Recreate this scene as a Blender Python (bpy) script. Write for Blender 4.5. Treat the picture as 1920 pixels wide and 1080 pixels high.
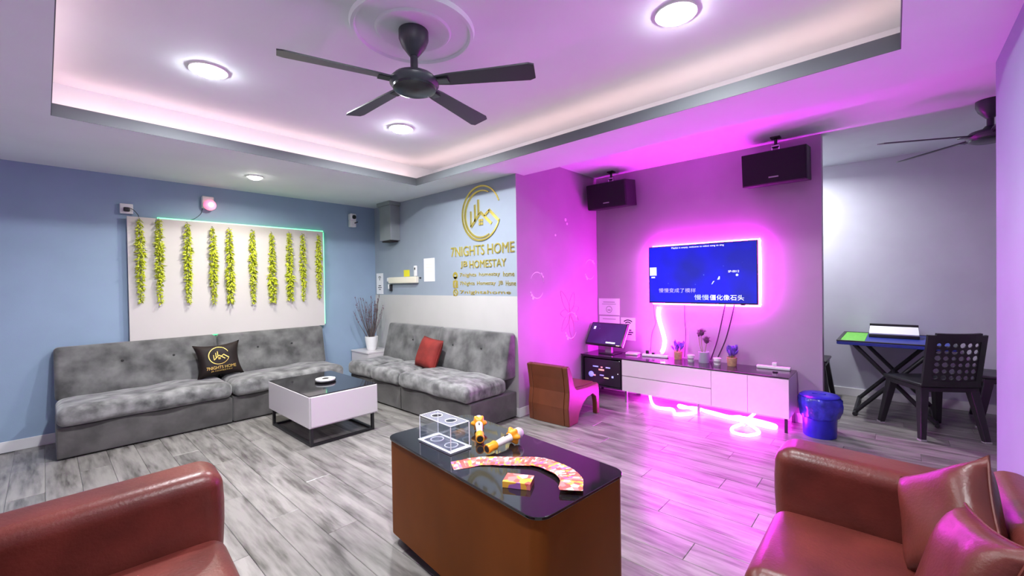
import bpy, bmesh, math, random
from mathutils import Vector, Matrix, Euler
random.seed(7)
R = math.radians
for o in list(bpy.data.objects):
    bpy.data.objects.remove(o)
S = bpy.context.scene
COL = S.collection

# ------------------------------------------------------------------ camera
cam_d = bpy.data.cameras.new('camera')
cam_d.sensor_fit = 'HORIZONTAL'; cam_d.sensor_width = 36.0
cam_d.lens = 793.3 / 1920 * 36.0
cam_d.clip_start = 0.02
cam = bpy.data.objects.new('camera', cam_d); COL.objects.link(cam)
def cam_matrix(yaw, pitch, roll, loc):
    f = Vector((math.cos(yaw)*math.cos(pitch), math.sin(yaw)*math.cos(pitch), math.sin(pitch)))
    r = Vector((math.sin(yaw), -math.cos(yaw), 0)); u = r.cross(f)
    c, s = math.cos(roll), math.sin(roll)
    r2 = r*c + u*s; u2 = u*c - r*s
    m = Matrix((r2, u2, -f)).transposed().to_4x4(); m.translation = loc
    return m
cam.matrix_world = cam_matrix(R(42.117), R(-0.631), R(-0.886), Vector((0, 0, 1.41)))
S.camera = cam

# ------------------------------------------------------------------ world, view
w = bpy.data.worlds.new('world'); S.world = w; w.use_nodes = True
w.node_tree.nodes['Background'].inputs[0].default_value = (0.5, 0.55, 0.7, 1)
w.node_tree.nodes['Background'].inputs[1].default_value = 0.05
S.view_settings.view_transform = 'Standard'
S.view_settings.look = 'None'
S.view_settings.gamma = 1.0
S.view_settings.use_curve_mapping = False
S.view_settings.exposure = 0.95

# light levels (used by the lamp builders further down)
DOWNLIGHT_W = 25.0
SOFFIT_W = 11.0
NOOK_W = 22.0
COVE_L = 3.6
NEON_L = 75.0
ROPE_L = 34.0

# room measures
XB, YA, HS, YP, XT, XN, HC, HU, XE, YR = 3.335, 5.77, 2.56, 2.94, 4.95, 6.47, 2.78, 2.84, 3.46, -0.41
XW = -1.7            # rear wall
TX0, TX1, TY0, TY1 = 0.05, 2.92, -0.03, 4.11   # tray opening

# ------------------------------------------------------------------ materials
MATS = {}
def new_mat(name):
    m = bpy.data.materials.new(name); m.use_nodes = True
    nt = m.node_tree; b = nt.nodes['Principled BSDF']
    MATS[name] = m
    return m, nt, b
def lin(c): return (c[0], c[1], c[2], 1.0)
def mat(name, col, rough=0.5, metal=0.0, spec=0.5, var=0.0, scale=8.0, bump=0.0, bscale=60.0, stretch=None,
        col2=None, coat=0.0, sheen=0.0, alpha=1.0, detail=4.0, contrast=(0.35, 0.65)):
    m, nt, b = new_mat(name)
    b.inputs['Base Color'].default_value = lin(col)
    b.inputs['Roughness'].default_value = rough
    b.inputs['Metallic'].default_value = metal
    b.inputs['Specular IOR Level'].default_value = spec
    b.inputs['Coat Weight'].default_value = coat
    b.inputs['Coat Roughness'].default_value = 0.08
    b.inputs['Sheen Weight'].default_value = sheen
    b.inputs['Alpha'].default_value = alpha
    N = nt.nodes.new; L = nt.links.new
    if var or col2 or bump:
        tc = N('ShaderNodeTexCoord'); mp = N('ShaderNodeMapping')
        L(tc.outputs['Object'], mp.inputs['Vector'])
        if stretch: mp.inputs['Scale'].default_value = stretch
    if var or col2:
        no = N('ShaderNodeTexNoise'); no.inputs['Scale'].default_value = scale; no.inputs['Detail'].default_value = detail
        L(mp.outputs[0], no.inputs['Vector'])
        rp = N('ShaderNodeValToRGB')
        rp.color_ramp.elements[0].position = contrast[0]; rp.color_ramp.elements[1].position = contrast[1]
        a = col2 if col2 else tuple(c*(1-var) for c in col)
        rp.color_ramp.elements[0].color = lin(a)
        rp.color_ramp.elements[1].color = lin(col if col2 else tuple(min(1, c*(1+var)) for c in col))
        L(no.outputs['Fac'], rp.inputs[0]); L(rp.outputs[0], b.inputs['Base Color'])
    if bump:
        n2 = N('ShaderNodeTexNoise'); n2.inputs['Scale'].default_value = bscale; n2.inputs['Detail'].default_value = 3
        L(mp.outputs[0], n2.inputs['Vector'])
        bp = N('ShaderNodeBump'); bp.inputs['Strength'].default_value = bump; bp.inputs['Distance'].default_value = 0.01
        L(n2.outputs['Fac'], bp.inputs['Height']); L(bp.outputs[0], b.inputs['Normal'])
    return m
def emit(name, col, strength, base=None):
    m, nt, b = new_mat(name)
    b.inputs['Base Color'].default_value = lin(base or (0.8, 0.8, 0.8))
    b.inputs['Emission Color'].default_value = lin(col)
    b.inputs['Emission Strength'].default_value = strength
    return m

mat('paint_blue', (0.26, 0.36, 0.49), 0.62, var=0.03, scale=3, bump=0.05, bscale=180)
mat('paint_bluegrey', (0.285, 0.335, 0.40), 0.6, var=0.03, scale=3, bump=0.05, bscale=180)
mat('paint_grey', (0.38, 0.31, 0.39), 0.45, var=0.03, scale=3, bump=0.04, bscale=180)
mat('paint_lilac', (0.55, 0.56, 0.63), 0.6, var=0.03, scale=3, bump=0.04, bscale=180)
mat('paint_right', (0.25, 0.33, 0.40), 0.6, var=0.03, scale=3, bump=0.04, bscale=180)
mat('paint_white', (0.51, 0.50, 0.485), 0.5, var=0.02, scale=3, bump=0.03, bscale=180)
mat('ceiling_paint', (0.74, 0.80, 0.83), 0.75, var=0.02, scale=2, bump=0.03, bscale=150)
mat('paint_fascia', (0.11, 0.125, 0.135), 0.6)
mat('skirting', (0.72, 0.72, 0.72), 0.4)
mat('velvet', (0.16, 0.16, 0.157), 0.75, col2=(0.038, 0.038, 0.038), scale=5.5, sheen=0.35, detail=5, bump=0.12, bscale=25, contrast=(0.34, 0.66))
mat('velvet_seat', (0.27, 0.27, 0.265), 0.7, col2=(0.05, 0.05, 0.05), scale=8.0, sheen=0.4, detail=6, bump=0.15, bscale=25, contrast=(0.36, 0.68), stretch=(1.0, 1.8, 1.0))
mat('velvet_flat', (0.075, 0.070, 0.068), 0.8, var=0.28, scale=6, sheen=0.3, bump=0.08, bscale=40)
mat('velvet_seam', (0.03, 0.03, 0.03), 0.9)
mat('leather', (0.115, 0.022, 0.016), 0.36, var=0.22, scale=5, bump=0.10, bscale=90, spec=0.38)
mat('leather_chair', (0.12, 0.032, 0.012), 0.38, var=0.12, scale=5, bump=0.08, bscale=90, spec=0.5)
mat('wood_side', (0.19, 0.054, 0.009), 0.5, var=0.14, scale=2.5, stretch=(1.0, 1.0, 0.6), spec=0.1)
mat('black_glass', (0.010, 0.009, 0.011), 0.05, spec=0.6, coat=0.4)
mat('black_glass_soft', (0.03, 0.022, 0.035), 0.14, spec=0.5)
mat('black_metal', (0.015, 0.015, 0.017), 0.4, spec=0.5)
mat('black_plastic', (0.018, 0.017, 0.02), 0.35, spec=0.5, var=0.1)
mat('dark_cloth', (0.012, 0.011, 0.014), 0.85, var=0.15, scale=90)
mat('black_satin', (0.016, 0.010, 0.009), 0.55, spec=0.2, var=0.25, scale=5, bump=0.1, bscale=20)
mat('lacquer_white', (0.62, 0.585, 0.60), 0.22, spec=0.5)
mat('plastic_white', (0.78, 0.78, 0.78), 0.35)
mat('ceramic_white', (0.82, 0.82, 0.82), 0.25)
mat('paper', (0.80, 0.80, 0.82), 0.7)
mat('ink', (0.03, 0.03, 0.04), 0.7)
mat('ink_grey', (0.35, 0.34, 0.36), 0.7)
mat('note_yellow', (0.75, 0.68, 0.03), 0.6)
mat('cream_plastic', (0.78, 0.74, 0.60), 0.4)
mat('red_fabric', (0.19, 0.014, 0.010), 0.8, var=0.2, scale=8, bump=0.15, bscale=60)
mat('gold', (0.95, 0.76, 0.20), 0.26, metal=1.0)
mat('gold_print', (0.72, 0.50, 0.12), 0.35, metal=0.6)
mat('leaf_lime', (0.52, 0.58, 0.02), 0.5, var=0.35, scale=40)
mat('stem_green', (0.20, 0.26, 0.03), 0.6)
mat('twig', (0.11, 0.085, 0.085), 0.8, var=0.3, scale=30)
mat('twig_bud', (0.16, 0.10, 0.13), 0.8)
mat('orange_plastic', (0.85, 0.33, 0.012), 0.35, var=0.1, scale=10)
mat('mic_white', (0.72, 0.66, 0.64), 0.35)
mat('mesh_metal', (0.62, 0.58, 0.60), 0.45, metal=0.5, bump=0.6, bscale=400)
mat('hole_dark', (0.02, 0.012, 0.012), 0.7)
mat('bin_blue', (0.02, 0.02, 0.42), 0.3, var=0.15, scale=10)
mat('bag_blue', (0.03, 0.035, 0.40), 0.25, var=0.3, scale=14, bump=0.5, bscale=30)
mat('felt_green', (0.16, 0.50, 0.08), 0.9, var=0.1, scale=40)
mat('table_blue', (0.02, 0.04, 0.30), 0.4)
mat('speaker_body', (0.014, 0.010, 0.018), 0.5)
mat('grille', (0.008, 0.006, 0.010), 0.8, bump=0.4, bscale=500)
mat('fan_dark', (0.035, 0.042, 0.05), 0.38, spec=0.5)
mat('fan_metal', (0.05, 0.055, 0.06), 0.25, metal=0.7)
mat('lavender', (0.16, 0.07, 0.48), 0.8, var=0.3, scale=60)
mat('thistle', (0.09, 0.035, 0.08), 0.8, var=0.3, scale=60)
mat('pot_kraft', (0.45, 0.27, 0.15), 0.7, var=0.2, scale=30)
mat('pot_grey', (0.34, 0.34, 0.40), 0.5)
mat('decal', (0.85, 0.80, 0.85), 0.4)
mat('decal_red', (0.62, 0.22, 0.38), 0.5)
mat('device_pink', (0.75, 0.10, 0.22), 0.35)
mat('brown_paper_label', (0.30, 0.28, 0.30), 0.6)
mat('grey_box_paint', (0.25, 0.275, 0.29), 0.6, var=0.04)
mat('board_white', (0.58, 0.545, 0.525), 0.55, var=0.015, scale=2)
mat('board_edge', (0.10, 0.14, 0.17), 0.5)
mat('chrome', (0.6, 0.6, 0.62), 0.2, metal=1.0)
mat('frosted_edge', (0.92, 0.92, 0.95), 0.25, spec=0.6)
emit('lamp_lens', (0.93, 0.96, 1.0), 60.0)
emit('lamp_lens_warm', (1.0, 0.97, 0.86), 25.0)
emit('cove_led', (1.0, 0.58, 0.54), COVE_L)
emit('neon_pink', (1.0, 0.02, 1.0), NEON_L)
emit('rope_pink', (1.0, 0.03, 1.0), ROPE_L)
emit('led_green', (0.02, 1.0, 0.28), 1.1)
emit('led_red', (1.0, 0.04, 0.20), 0.9)
emit('lit_white', (0.80, 0.9, 1.0), 0.75)
emit('lit_paleblue', (0.22, 0.50, 0.95), 0.55)
emit('lit_dimblue', (0.03, 0.09, 0.95), 0.55)
emit('lit_blue', (0.02, 0.10, 1.0), 0.6)
emit('lit_red', (1.0, 0.10, 0.04), 0.45)
emit('lit_amber', (1.0, 0.55, 0.10), 0.5)

def screen_mat(name, c0, c1, speck, strength):
    m, nt, b = new_mat(name)
    N = nt.nodes.new; L = nt.links.new
    b.inputs['Base Color'].default_value = (0.01, 0.01, 0.02, 1); b.inputs['Roughness'].default_value = 0.12
    tc = N('ShaderNodeTexCoord')
    no = N('ShaderNodeTexNoise'); no.inputs['Scale'].default_value = 2.2
    L(tc.outputs['Object'], no.inputs['Vector'])
    rp = N('ShaderNodeValToRGB'); rp.color_ramp.elements[0].color = lin(c0); rp.color_ramp.elements[1].color = lin(c1)
    rp.color_ramp.elements[0].position = 0.35; rp.color_ramp.elements[1].position = 0.7
    L(no.outputs['Fac'], rp.inputs[0])
    vo = N('ShaderNodeTexVoronoi'); vo.inputs['Scale'].default_value = 13
    L(tc.outputs['Object'], vo.inputs['Vector'])
    lt = N('ShaderNodeMath'); lt.operation = 'LESS_THAN'; lt.inputs[1].default_value = 0.075
    L(vo.outputs['Distance'], lt.inputs[0])
    n3 = N('ShaderNodeTexNoise'); n3.inputs['Scale'].default_value = 5.0
    L(tc.outputs['Object'], n3.inputs['Vector'])
    gt = N('ShaderNodeMath'); gt.operation = 'GREATER_THAN'; gt.inputs[1].default_value = 0.52
    L(n3.outputs['Fac'], gt.inputs[0])
    mu = N('ShaderNodeMath'); mu.operation = 'MULTIPLY'; L(lt.outputs[0], mu.inputs[0]); L(gt.outputs[0], mu.inputs[1])
    mx = N('ShaderNodeMix'); mx.data_type = 'RGBA'
    L(mu.outputs[0], mx.inputs['Factor']); L(rp.outputs[0], mx.inputs[6]); mx.inputs[7].default_value = lin(speck)
    L(mx.outputs[2], b.inputs['Emission Color']); b.inputs['Emission Strength'].default_value = strength
    return m
screen_mat('tv_picture', (0.006, 0.012, 0.36), (0.004, 0.004, 0.85), (0.10, 0.18, 0.9), 0.75)
screen_mat('monitor_picture', (0.035, 0.006, 0.10), (0.05, 0.02, 0.16), (0.12, 0.08, 0.3), 0.6)

# acrylic: clear sheet, mostly see-through with a glossy skin
def acrylic():
    m, nt, b = new_mat('acrylic')
    N = nt.nodes.new; L = nt.links.new
    tr = N('ShaderNodeBsdfTransparent'); tr.inputs[0].default_value = (0.93, 0.95, 0.97, 1)
    gl = N('ShaderNodeBsdfGlossy'); gl.inputs['Roughness'].default_value = 0.03
    lw = N('ShaderNodeLayerWeight'); lw.inputs[0].default_value = 0.25
    mr = N('ShaderNodeMapRange'); mr.inputs[3].default_value = 0.03; mr.inputs[4].default_value = 0.30; L(lw.outputs['Facing'], mr.inputs[0])
    mx = N('ShaderNodeMixShader'); L(mr.outputs[0], mx.inputs[0]); L(tr.outputs[0], mx.inputs[1]); L(gl.outputs[0], mx.inputs[2])
    L(mx.outputs[0], nt.nodes['Material Output'].inputs['Surface'])
acrylic()
def acrylic_tint():
    m, nt, b = new_mat('acrylic_frost')
    N = nt.nodes.new; L = nt.links.new
    tr = N('ShaderNodeBsdfTransparent'); tr.inputs[0].default_value = (0.95, 0.95, 1.0, 1)
    mx = N('ShaderNodeMixShader'); mx.inputs[0].default_value = 0.22
    b.inputs['Base Color'].default_value = (0.62, 0.64, 0.72, 1); b.inputs['Roughness'].default_value = 0.15
    L(tr.outputs[0], mx.inputs[1]); L(b.outputs[0], mx.inputs[2]); L(mx.outputs[0], nt.nodes['Material Output'].inputs['Surface'])
acrylic_tint()

def floor_mat():
    m, nt, b = new_mat('plank_vinyl')
    N = nt.nodes.new; L = nt.links.new
    oi = N('ShaderNodeObjectInfo'); ge = N('ShaderNodeNewGeometry')
    mp = N('ShaderNodeMapping'); mp.inputs['Scale'].default_value = (9.0, 1.1, 1.0)
    ad = N('ShaderNodeVectorMath'); ad.operation = 'ADD'
    sc = N('ShaderNodeVectorMath'); sc.operation = 'SCALE'; sc.inputs['Scale'].default_value = 37.0
    cb = N('ShaderNodeCombineXYZ'); L(oi.outputs['Random'], cb.inputs[0]); L(oi.outputs['Random'], cb.inputs[1])
    L(cb.outputs[0], sc.inputs[0]); L(ge.outputs['Position'], ad.inputs[0]); L(sc.outputs[0], ad.inputs[1])
    L(ad.outputs[0], mp.inputs['Vector'])
    n1 = N('ShaderNodeTexNoise'); n1.inputs['Scale'].default_value = 1.3; n1.inputs['Detail'].default_value = 6; n1.inputs['Distortion'].default_value = 0.6
    L(mp.outputs[0], n1.inputs['Vector'])
    n2 = N('ShaderNodeTexNoise'); n2.inputs['Scale'].default_value = 5; n2.inputs['Detail'].default_value = 4
    L(mp.outputs[0], n2.inputs['Vector'])
    mxn = N('ShaderNodeMath'); mxn.operation = 'MULTIPLY_ADD'; mxn.inputs[1].default_value = 0.35; L(n2.outputs['Fac'], mxn.inputs[0])
    m2 = N('ShaderNodeMath'); m2.operation = 'MULTIPLY'; m2.inputs[1].default_value = 0.65; L(n1.outputs['Fac'], m2.inputs[0])
    L(m2.outputs[0], mxn.inputs[2])
    rp = N('ShaderNodeValToRGB')
    e = rp.color_ramp.elements
    e[0].position = 0.36; e[0].color = (0.085, 0.078, 0.072, 1)
    e[1].position = 0.60; e[1].color = (0.285, 0.268, 0.252, 1)
    x = e.new(0.47); x.color = (0.19, 0.179, 0.168, 1)
    L(mxn.outputs[0], rp.inputs[0])
    mr = N('ShaderNodeMapRange'); mr.inputs[3].default_value = 0.88; mr.inputs[4].default_value = 1.12
    L(oi.outputs['Random'], mr.inputs[0])
    mul = N('ShaderNodeVectorMath'); mul.operation = 'SCALE'; L(rp.outputs[0], mul.inputs[0]); L(mr.outputs[0], mul.inputs['Scale'])
    L(mul.outputs[0], b.inputs['Base Color'])
    b.inputs['Roughness'].default_value = 0.30; b.inputs['Specular IOR Level'].default_value = 0.5
    bp = N('ShaderNodeBump'); bp.inputs['Strength'].default_value = 0.08; bp.inputs['Distance'].default_value = 0.01
    L(n2.outputs['Fac'], bp.inputs['Height']); L(bp.outputs[0], b.inputs['Normal'])
floor_mat()

def card_mat(name, hue_seed):
    m, nt, b = new_mat(name)
    N = nt.nodes.new; L = nt.links.new
    tc = N('ShaderNodeTexCoord'); oi = N('ShaderNodeObjectInfo')
    vo = N('ShaderNodeTexVoronoi'); vo.inputs['Scale'].default_value = 38
    ad = N('ShaderNodeVectorMath'); ad.operation = 'ADD'
    cb = N('ShaderNodeCombineXYZ'); L(oi.outputs['Random'], cb.inputs[2]); cb.inputs[0].default_value = hue_seed
    L(tc.outputs['Object'], ad.inputs[0]); L(cb.outputs[0], ad.inputs[1]); L(ad.outputs[0], vo.inputs['Vector'])
    sp = N('ShaderNodeSeparateColor'); L(vo.outputs['Color'], sp.inputs[0])
    rp = N('ShaderNodeValToRGB'); rp.color_ramp.interpolation = 'CONSTANT'
    cols = [(0.0, (0.75, 0.10, 0.08)), (0.30, (0.80, 0.22, 0.20)), (0.52, (0.85, 0.42, 0.05)), (0.70, (0.80, 0.62, 0.45)), (0.84, (0.35, 0.12, 0.40)), (0.93, (0.75, 0.70, 0.68))]
    e = rp.color_ramp.elements
    e[0].position = 0; e[0].color = lin(cols[0][1]); e[1].position = cols[1][0]; e[1].color = lin(cols[1][1])
    for p, c in cols[2:]:
        x = e.new(p); x.color = lin(c)
    L(sp.outputs[0], rp.inputs[0]); L(rp.outputs[0], b.inputs['Base Color']); b.inputs['Roughness'].default_value = 0.4
card_mat('card_print', 0.0); card_mat('card_box_print', 3.3)

# ------------------------------------------------------------------ mesh helpers
class MB:
    def __init__(self): self.v = []; self.f = []
    def add(self, vs, fs, M=None):
        n = len(self.v)
        for p in vs:
            p = Vector(p); self.v.append(M @ p if M is not None else p)
        for q in fs: self.f.append([i+n for i in q])
        return self
    def box(self, x0, x1, y0, y1, z0, z1, M=None):
        vs = [(x0,y0,z0),(x1,y0,z0),(x1,y1,z0),(x0,y1,z0),(x0,y0,z1),(x1,y0,z1),(x1,y1,z1),(x0,y1,z1)]
        return self.add(vs, [(0,3,2,1),(4,5,6,7),(0,1,5,4),(1,2,6,5),(2,3,7,6),(3,0,4,7)], M)
    def rbox(self, x0, x1, y0, y1, z0, z1, r, k=3, m=(2,2,2), deform=None, M=None):
        lo = (x0,y0,z0); hi = (x1,y1,z1); c = [(a+b)/2 for a, b in zip(lo, hi)]; h = [(b-a)/2 for a, b in zip(lo, hi)]
        r = min([r]+[x*0.999 for x in h])
        ax = []
        for i in range(3):
            inn = h[i]-r
            band = [inn + r*math.tan(R(45)*j/k) for j in range(1, k+1)]
            mid = [-inn + 2*inn*j/m[i] for j in range(m[i]+1)]
            ax.append([-b for b in reversed(band)] + mid + band)
        idx = {}; vs = []; fs = []
        def vid(p):
            key = tuple(round(q, 6) for q in p)
            if key in idx: return idx[key]
            inner = [max(-(h[i]-r), min(h[i]-r, p[i])) for i in range(3)]
            d = Vector([p[i]-inner[i] for i in range(3)])
            d = d.normalized()*r if d.length > 1e-9 else d
            q = Vector([inner[i]+d[i] for i in range(3)])
            u = Vector([q[i]/h[i] for i in range(3)])
            q = q + Vector(c)
            if deform: q = Vector(deform(q, u))
            idx[key] = len(vs); vs.append(q); return idx[key]
        for a in range(3):
            b_, c_ = (a+1) % 3, (a+2) % 3
            for s in (-1, 1):
                B, Cc = ax[b_], ax[c_]
                for i in range(len(B)-1):
                    for j in range(len(Cc)-1):
                        q = []
                        for (ii, jj) in ((i,j),(i+1,j),(i+1,j+1),(i,j+1)):
                            p = [0,0,0]; p[a] = s*h[a]; p[b_] = B[ii]; p[c_] = Cc[jj]
                            q.append(vid(p))
                        if s < 0: q.reverse()
                        if len(set(q)) >= 3: fs.append(q)
        return self.add(vs, fs, M)
    def cyl(self, p0, p1, r0, r1=None, seg=16, cap=True):
        r1 = r0 if r1 is None else r1
        p0 = Vector(p0); p1 = Vector(p1); d = (p1-p0).normalized()
        a = d.orthogonal().normalized(); b = d.cross(a)
        vs = []; fs = []
        for p, r in ((p0, r0), (p1, r1)):
            for i in range(seg):
                t = 2*math.pi*i/seg; vs.append(p + (a*math.cos(t)+b*math.sin(t))*r)
        for i in range(seg):
            j = (i+1) % seg; fs.append((i, j, seg+j, seg+i))
        if cap: fs += [tuple(range(seg-1, -1, -1)), tuple(range(seg, 2*seg))]
        return self.add(vs, fs)
    def tube(self, pts, r, seg=8, closed=False, sub=0, flat=None):
        P = [Vector(p) for p in pts]
        if sub:
            Q = []; n = len(P)
            rng = range(n) if closed else range(n-1)
            for i in rng:
                g = lambda k: P[k % n] if closed else P[max(0, min(n-1, k))]
                a, b, c, d = g(i-1), g(i), g(i+1), g(i+2)
                for s in range(sub):
                    t = s/sub
                    Q.append(0.5*((2*b)+(c-a)*t+(2*a-5*b+4*c-d)*t*t+(3*b-a-3*c+d)*t**3))
            if not closed: Q.append(P[-1])
            P = Q
        n = len(P); vs = []; fs = []; prev = None
        for i in range(n):
            if closed: t = P[(i+1) % n]-P[i-1]
            else: t = P[min(n-1, i+1)]-P[max(0, i-1)]
            t = t.normalized() if t.length > 1e-9 else Vector((0,0,1))
            if prev is None: a = t.orthogonal().normalized()
            else:
                a = prev - t*prev.dot(t)
                a = a.normalized() if a.length > 1e-6 else t.orthogonal().normalized()
            prev = a; b = t.cross(a)
            rr = r[i*len(r)//n] if isinstance(r, (list, tuple)) else r
            for k in range(seg):
                th = 2*math.pi*k/seg; vs.append(P[i]+(a*math.cos(th)+b*math.sin(th))*rr)
        m = n if closed else n-1
        for i in range(m):
            i2 = (i+1) % n
            for k in range(seg):
                k2 = (k+1) % seg; fs.append((i*seg+k, i*seg+k2, i2*seg+k2, i2*seg+k))
        if not closed:
            fs += [tuple(range(seg-1, -1, -1)), tuple(range((n-1)*seg, n*seg))]
        return self.add(vs, fs)
    def lathe(self, prof, seg=24, M=None, wob=None):
        vs = []; fs = []
        for (r, z) in prof:
            for i in range(seg):
                t = 2*math.pi*i/seg
                rr = r*(wob(t, z) if wob else 1.0)
                vs.append((rr*math.cos(t), rr*math.sin(t), z))
        n = len(prof)
        for a in range(n-1):
            for i in range(seg):
                j = (i+1) % seg; fs.append((a*seg+i, a*seg+j, (a+1)*seg+j, (a+1)*seg+i))
        if prof[0][0] > 1e-6: fs.append(tuple(range(seg-1, -1, -1)))
        if prof[-1][0] > 1e-6: fs.append(tuple(range((n-1)*seg, n*seg)))
        return self.add(vs, fs, M)
    def prism(self, pts, z0, z1, M=None):
        n = len(pts)
        vs = [(p[0], p[1], z0) for p in pts]+[(p[0], p[1], z1) for p in pts]
        fs = [tuple(range(n-1, -1, -1)), tuple(range(n, 2*n))]+[(i, (i+1) % n, n+(i+1) % n, n+i) for i in range(n)]
        return self.add(vs, fs, M)
    def mesh(self, name):
        me = bpy.data.meshes.new(name); me.from_pydata([tuple(p) for p in self.v], [], self.f)
        bm = bmesh.new(); bm.from_mesh(me)
        bmesh.ops.remove_doubles(bm, verts=bm.verts, dist=1e-6)
        bmesh.ops.recalc_face_normals(bm, faces=bm.faces); bm.to_mesh(me); bm.free()
        return me
    def build(self, name, m, parent=None, smooth=False, bevel=0.0, loc=None, rot=None):
        me = self.mesh(name); me.materials.append(MATS[m])
        return place(name, me, parent, smooth, bevel, loc, rot)
def place(name, me, parent=None, smooth=False, bevel=0.0, loc=None, rot=None):
    if smooth:
        for p in me.polygons: p.use_smooth = True
        me.set_sharp_from_angle(angle=R(smooth if smooth is not True else 40))
    o = bpy.data.objects.new(name, me); COL.objects.link(o)
    if parent: o.parent = parent
    if loc is not None: o.location = loc
    if rot is not None: o.rotation_euler = rot
    if bevel:
        md = o.modifiers.new('bevel', 'BEVEL'); md.width = bevel; md.segments = 2; md.limit_method = 'ANGLE'; md.angle_limit = R(35)
    return o
def tag(o, label=None, cat=None, group=None, kind=None):
    if label: o['label'] = label
    if cat: o['category'] = cat
    if group: o['group'] = group
    if kind: o['kind'] = kind
    return o
def thing(name, label, cat, loc=(0,0,0), rz=0.0, group=None, rot=None):
    o = bpy.data.objects.new(name, None); COL.objects.link(o); o.empty_display_size = 0.05
    o.location = loc; o.rotation_euler = rot if rot else (0, 0, rz)
    return tag(o, label, cat, group)
def struct(name, mb, m, parent=None, bevel=0.0):
    o = mb.build(name, m, parent, bevel=bevel)
    if not parent: o['kind'] = 'structure'
    return o
def copy_tree(o, parent=None):
    c = o.copy(); COL.objects.link(c); c.parent = parent
    for ch in o.children: copy_tree(ch, c)
    return c
def rrect(x0, x1, y0, y1, r, n=6):
    pts = []
    for cx, cy, a0 in ((x1-r, y1-r, 0), (x0+r, y1-r, 90), (x0+r, y0+r, 180), (x1-r, y0+r, 270)):
        for i in range(n+1):
            a = R(a0+90*i/n); pts.append((cx+r*math.cos(a), cy+r*math.sin(a)))
    return pts
def text_mesh(body, width=None, height=None, extrude=0.004, bold=0.0):
    cu = bpy.data.curves.new('lettering', 'FONT'); cu.body = body; cu.size = 1.0; cu.align_x = 'LEFT'
    cu.offset = bold; cu.resolution_u = 3
    o = bpy.data.objects.new('lettering', cu); COL.objects.link(o)
    dg = bpy.context.evaluated_depsgraph_get(); dg.update()
    me = bpy.data.meshes.new_from_object(o.evaluated_get(dg))
    bpy.data.objects.remove(o); bpy.data.curves.remove(cu)
    if len(me.vertices) == 0: return me
    xs = [v.co.x for v in me.vertices]; ys = [v.co.y for v in me.vertices]
    x0, x1, y0, y1 = min(xs), max(xs), min(ys), max(ys)
    sx = width/(x1-x0) if width else None
    sy = height/(y1-y0) if height else None
    sx = sx or sy; sy = sy or sx
    bm = bmesh.new(); bm.from_mesh(me)
    for v in bm.verts: v.co = Vector(((v.co.x-x0)*sx, (v.co.y-y0)*sy, 0))
    if extrude:
        r = bmesh.ops.extrude_face_region(bm, geom=bm.faces[:])
        for v in [g for g in r['geom'] if isinstance(g, bmesh.types.BMVert)]: v.co.z += extrude
        bmesh.ops.recalc_face_normals(bm, faces=bm.faces)
    bm.to_mesh(me); bm.free(); me.materials.clear()
    return me
# frame of a picture on a wall facing -X (seen looking along +X): right = -Y, up = +Z
def wall_x_frame(x, y, z): return Matrix(((0,0,-1,x),(-1,0,0,y),(0,1,0,z),(0,0,0,1)))
# frame of a picture on a wall facing -Y (seen looking along +Y): right = +X, up = +Z
def wall_y_frame(x, y, z): return Matrix(((1,0,0,x),(0,0,-1,y),(0,1,0,z),(0,0,0,1)))
def put(o, M): o.matrix_local = M; return o
def ring_flat(mb, cx, cy, r_out, r_in, z0, z1, a0=0, a1=360, seg=48, taper=None, M=None):
    vs = []; fs = []; full = abs(a1-a0) >= 359.9
    n = seg if full else seg+1
    for i in range(n):
        t = i/seg; a = R(a0+(a1-a0)*t)
        ro, ri = r_out, r_in
        if taper: ro, ri = taper(t, ro, ri)
        for rr, z in ((ro,z0),(ri,z0),(ri,z1),(ro,z1)): vs.append((cx+rr*math.cos(a), cy+rr*math.sin(a), z))
    m = n if full else n-1
    for i in range(m):
        j = (i+1) % n
        for k in range(4):
            k2 = (k+1) % 4; fs.append((i*4+k, j*4+k, j*4+k2, i*4+k2))
    if not full: fs += [(0,1,2,3), tuple((n-1)*4+k for k in (3,2,1,0))]
    return mb.add(vs, fs, M)
def bar2d(mb, p, q, w, z0, z1, M=None, w2=None):
    p = Vector((p[0], p[1])); q = Vector((q[0], q[1])); d = (q-p).normalized(); n = Vector((-d.y, d.x))
    w2 = w if w2 is None else w2
    pts = [p+n*w/2, p-n*w/2, q-n*w2/2, q+n*w2/2]
    return mb.prism([(a.x, a.y) for a in pts], z0, z1, M)

# ================================================================== SETTING
T = 0.12
floor = struct('floor', MB().box(XW, XN, -2.7, YA, -0.12, -0.006), 'plank_vinyl')
PW, PL = 0.18, 1.22
plank_mesh = {}
def plank(x0, y0, y1):
    key = round(y1-y0, 3)
    if key not in plank_mesh:
        g = 0.0009; L_ = y1-y0; c = 0.0025
        mb = MB()
        vs = [(g,g,-0.006),(PW-g,g,-0.006),(PW-g,L_-g,-0.006),(g,L_-g,-0.006)]
        vs += [(g+c,g+c,0),(PW-g-c,g+c,0),(PW-g-c,L_-g-c,0),(g+c,L_-g-c,0)]
        vs += [(g,g,-c*0.6),(PW-g,g,-c*0.6),(PW-g,L_-g,-c*0.6),(g,L_-g,-c*0.6)]
        mb.add(vs, [(4,5,6,7),(8,9,5,4),(9,10,6,5),(10,11,7,6),(11,8,4,7),(0,1,9,8),(1,2,10,9),(2,3,11,10),(3,0,8,11)])
        me = mb.mesh('plank'); me.materials.append(MATS['plank_vinyl']); plank_mesh[key] = me
    o = bpy.data.objects.new('plank', plank_mesh[key]); COL.objects.link(o)
    o.parent = floor; o.location = (x0, y0, 0); return o
nplank = 0
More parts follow.
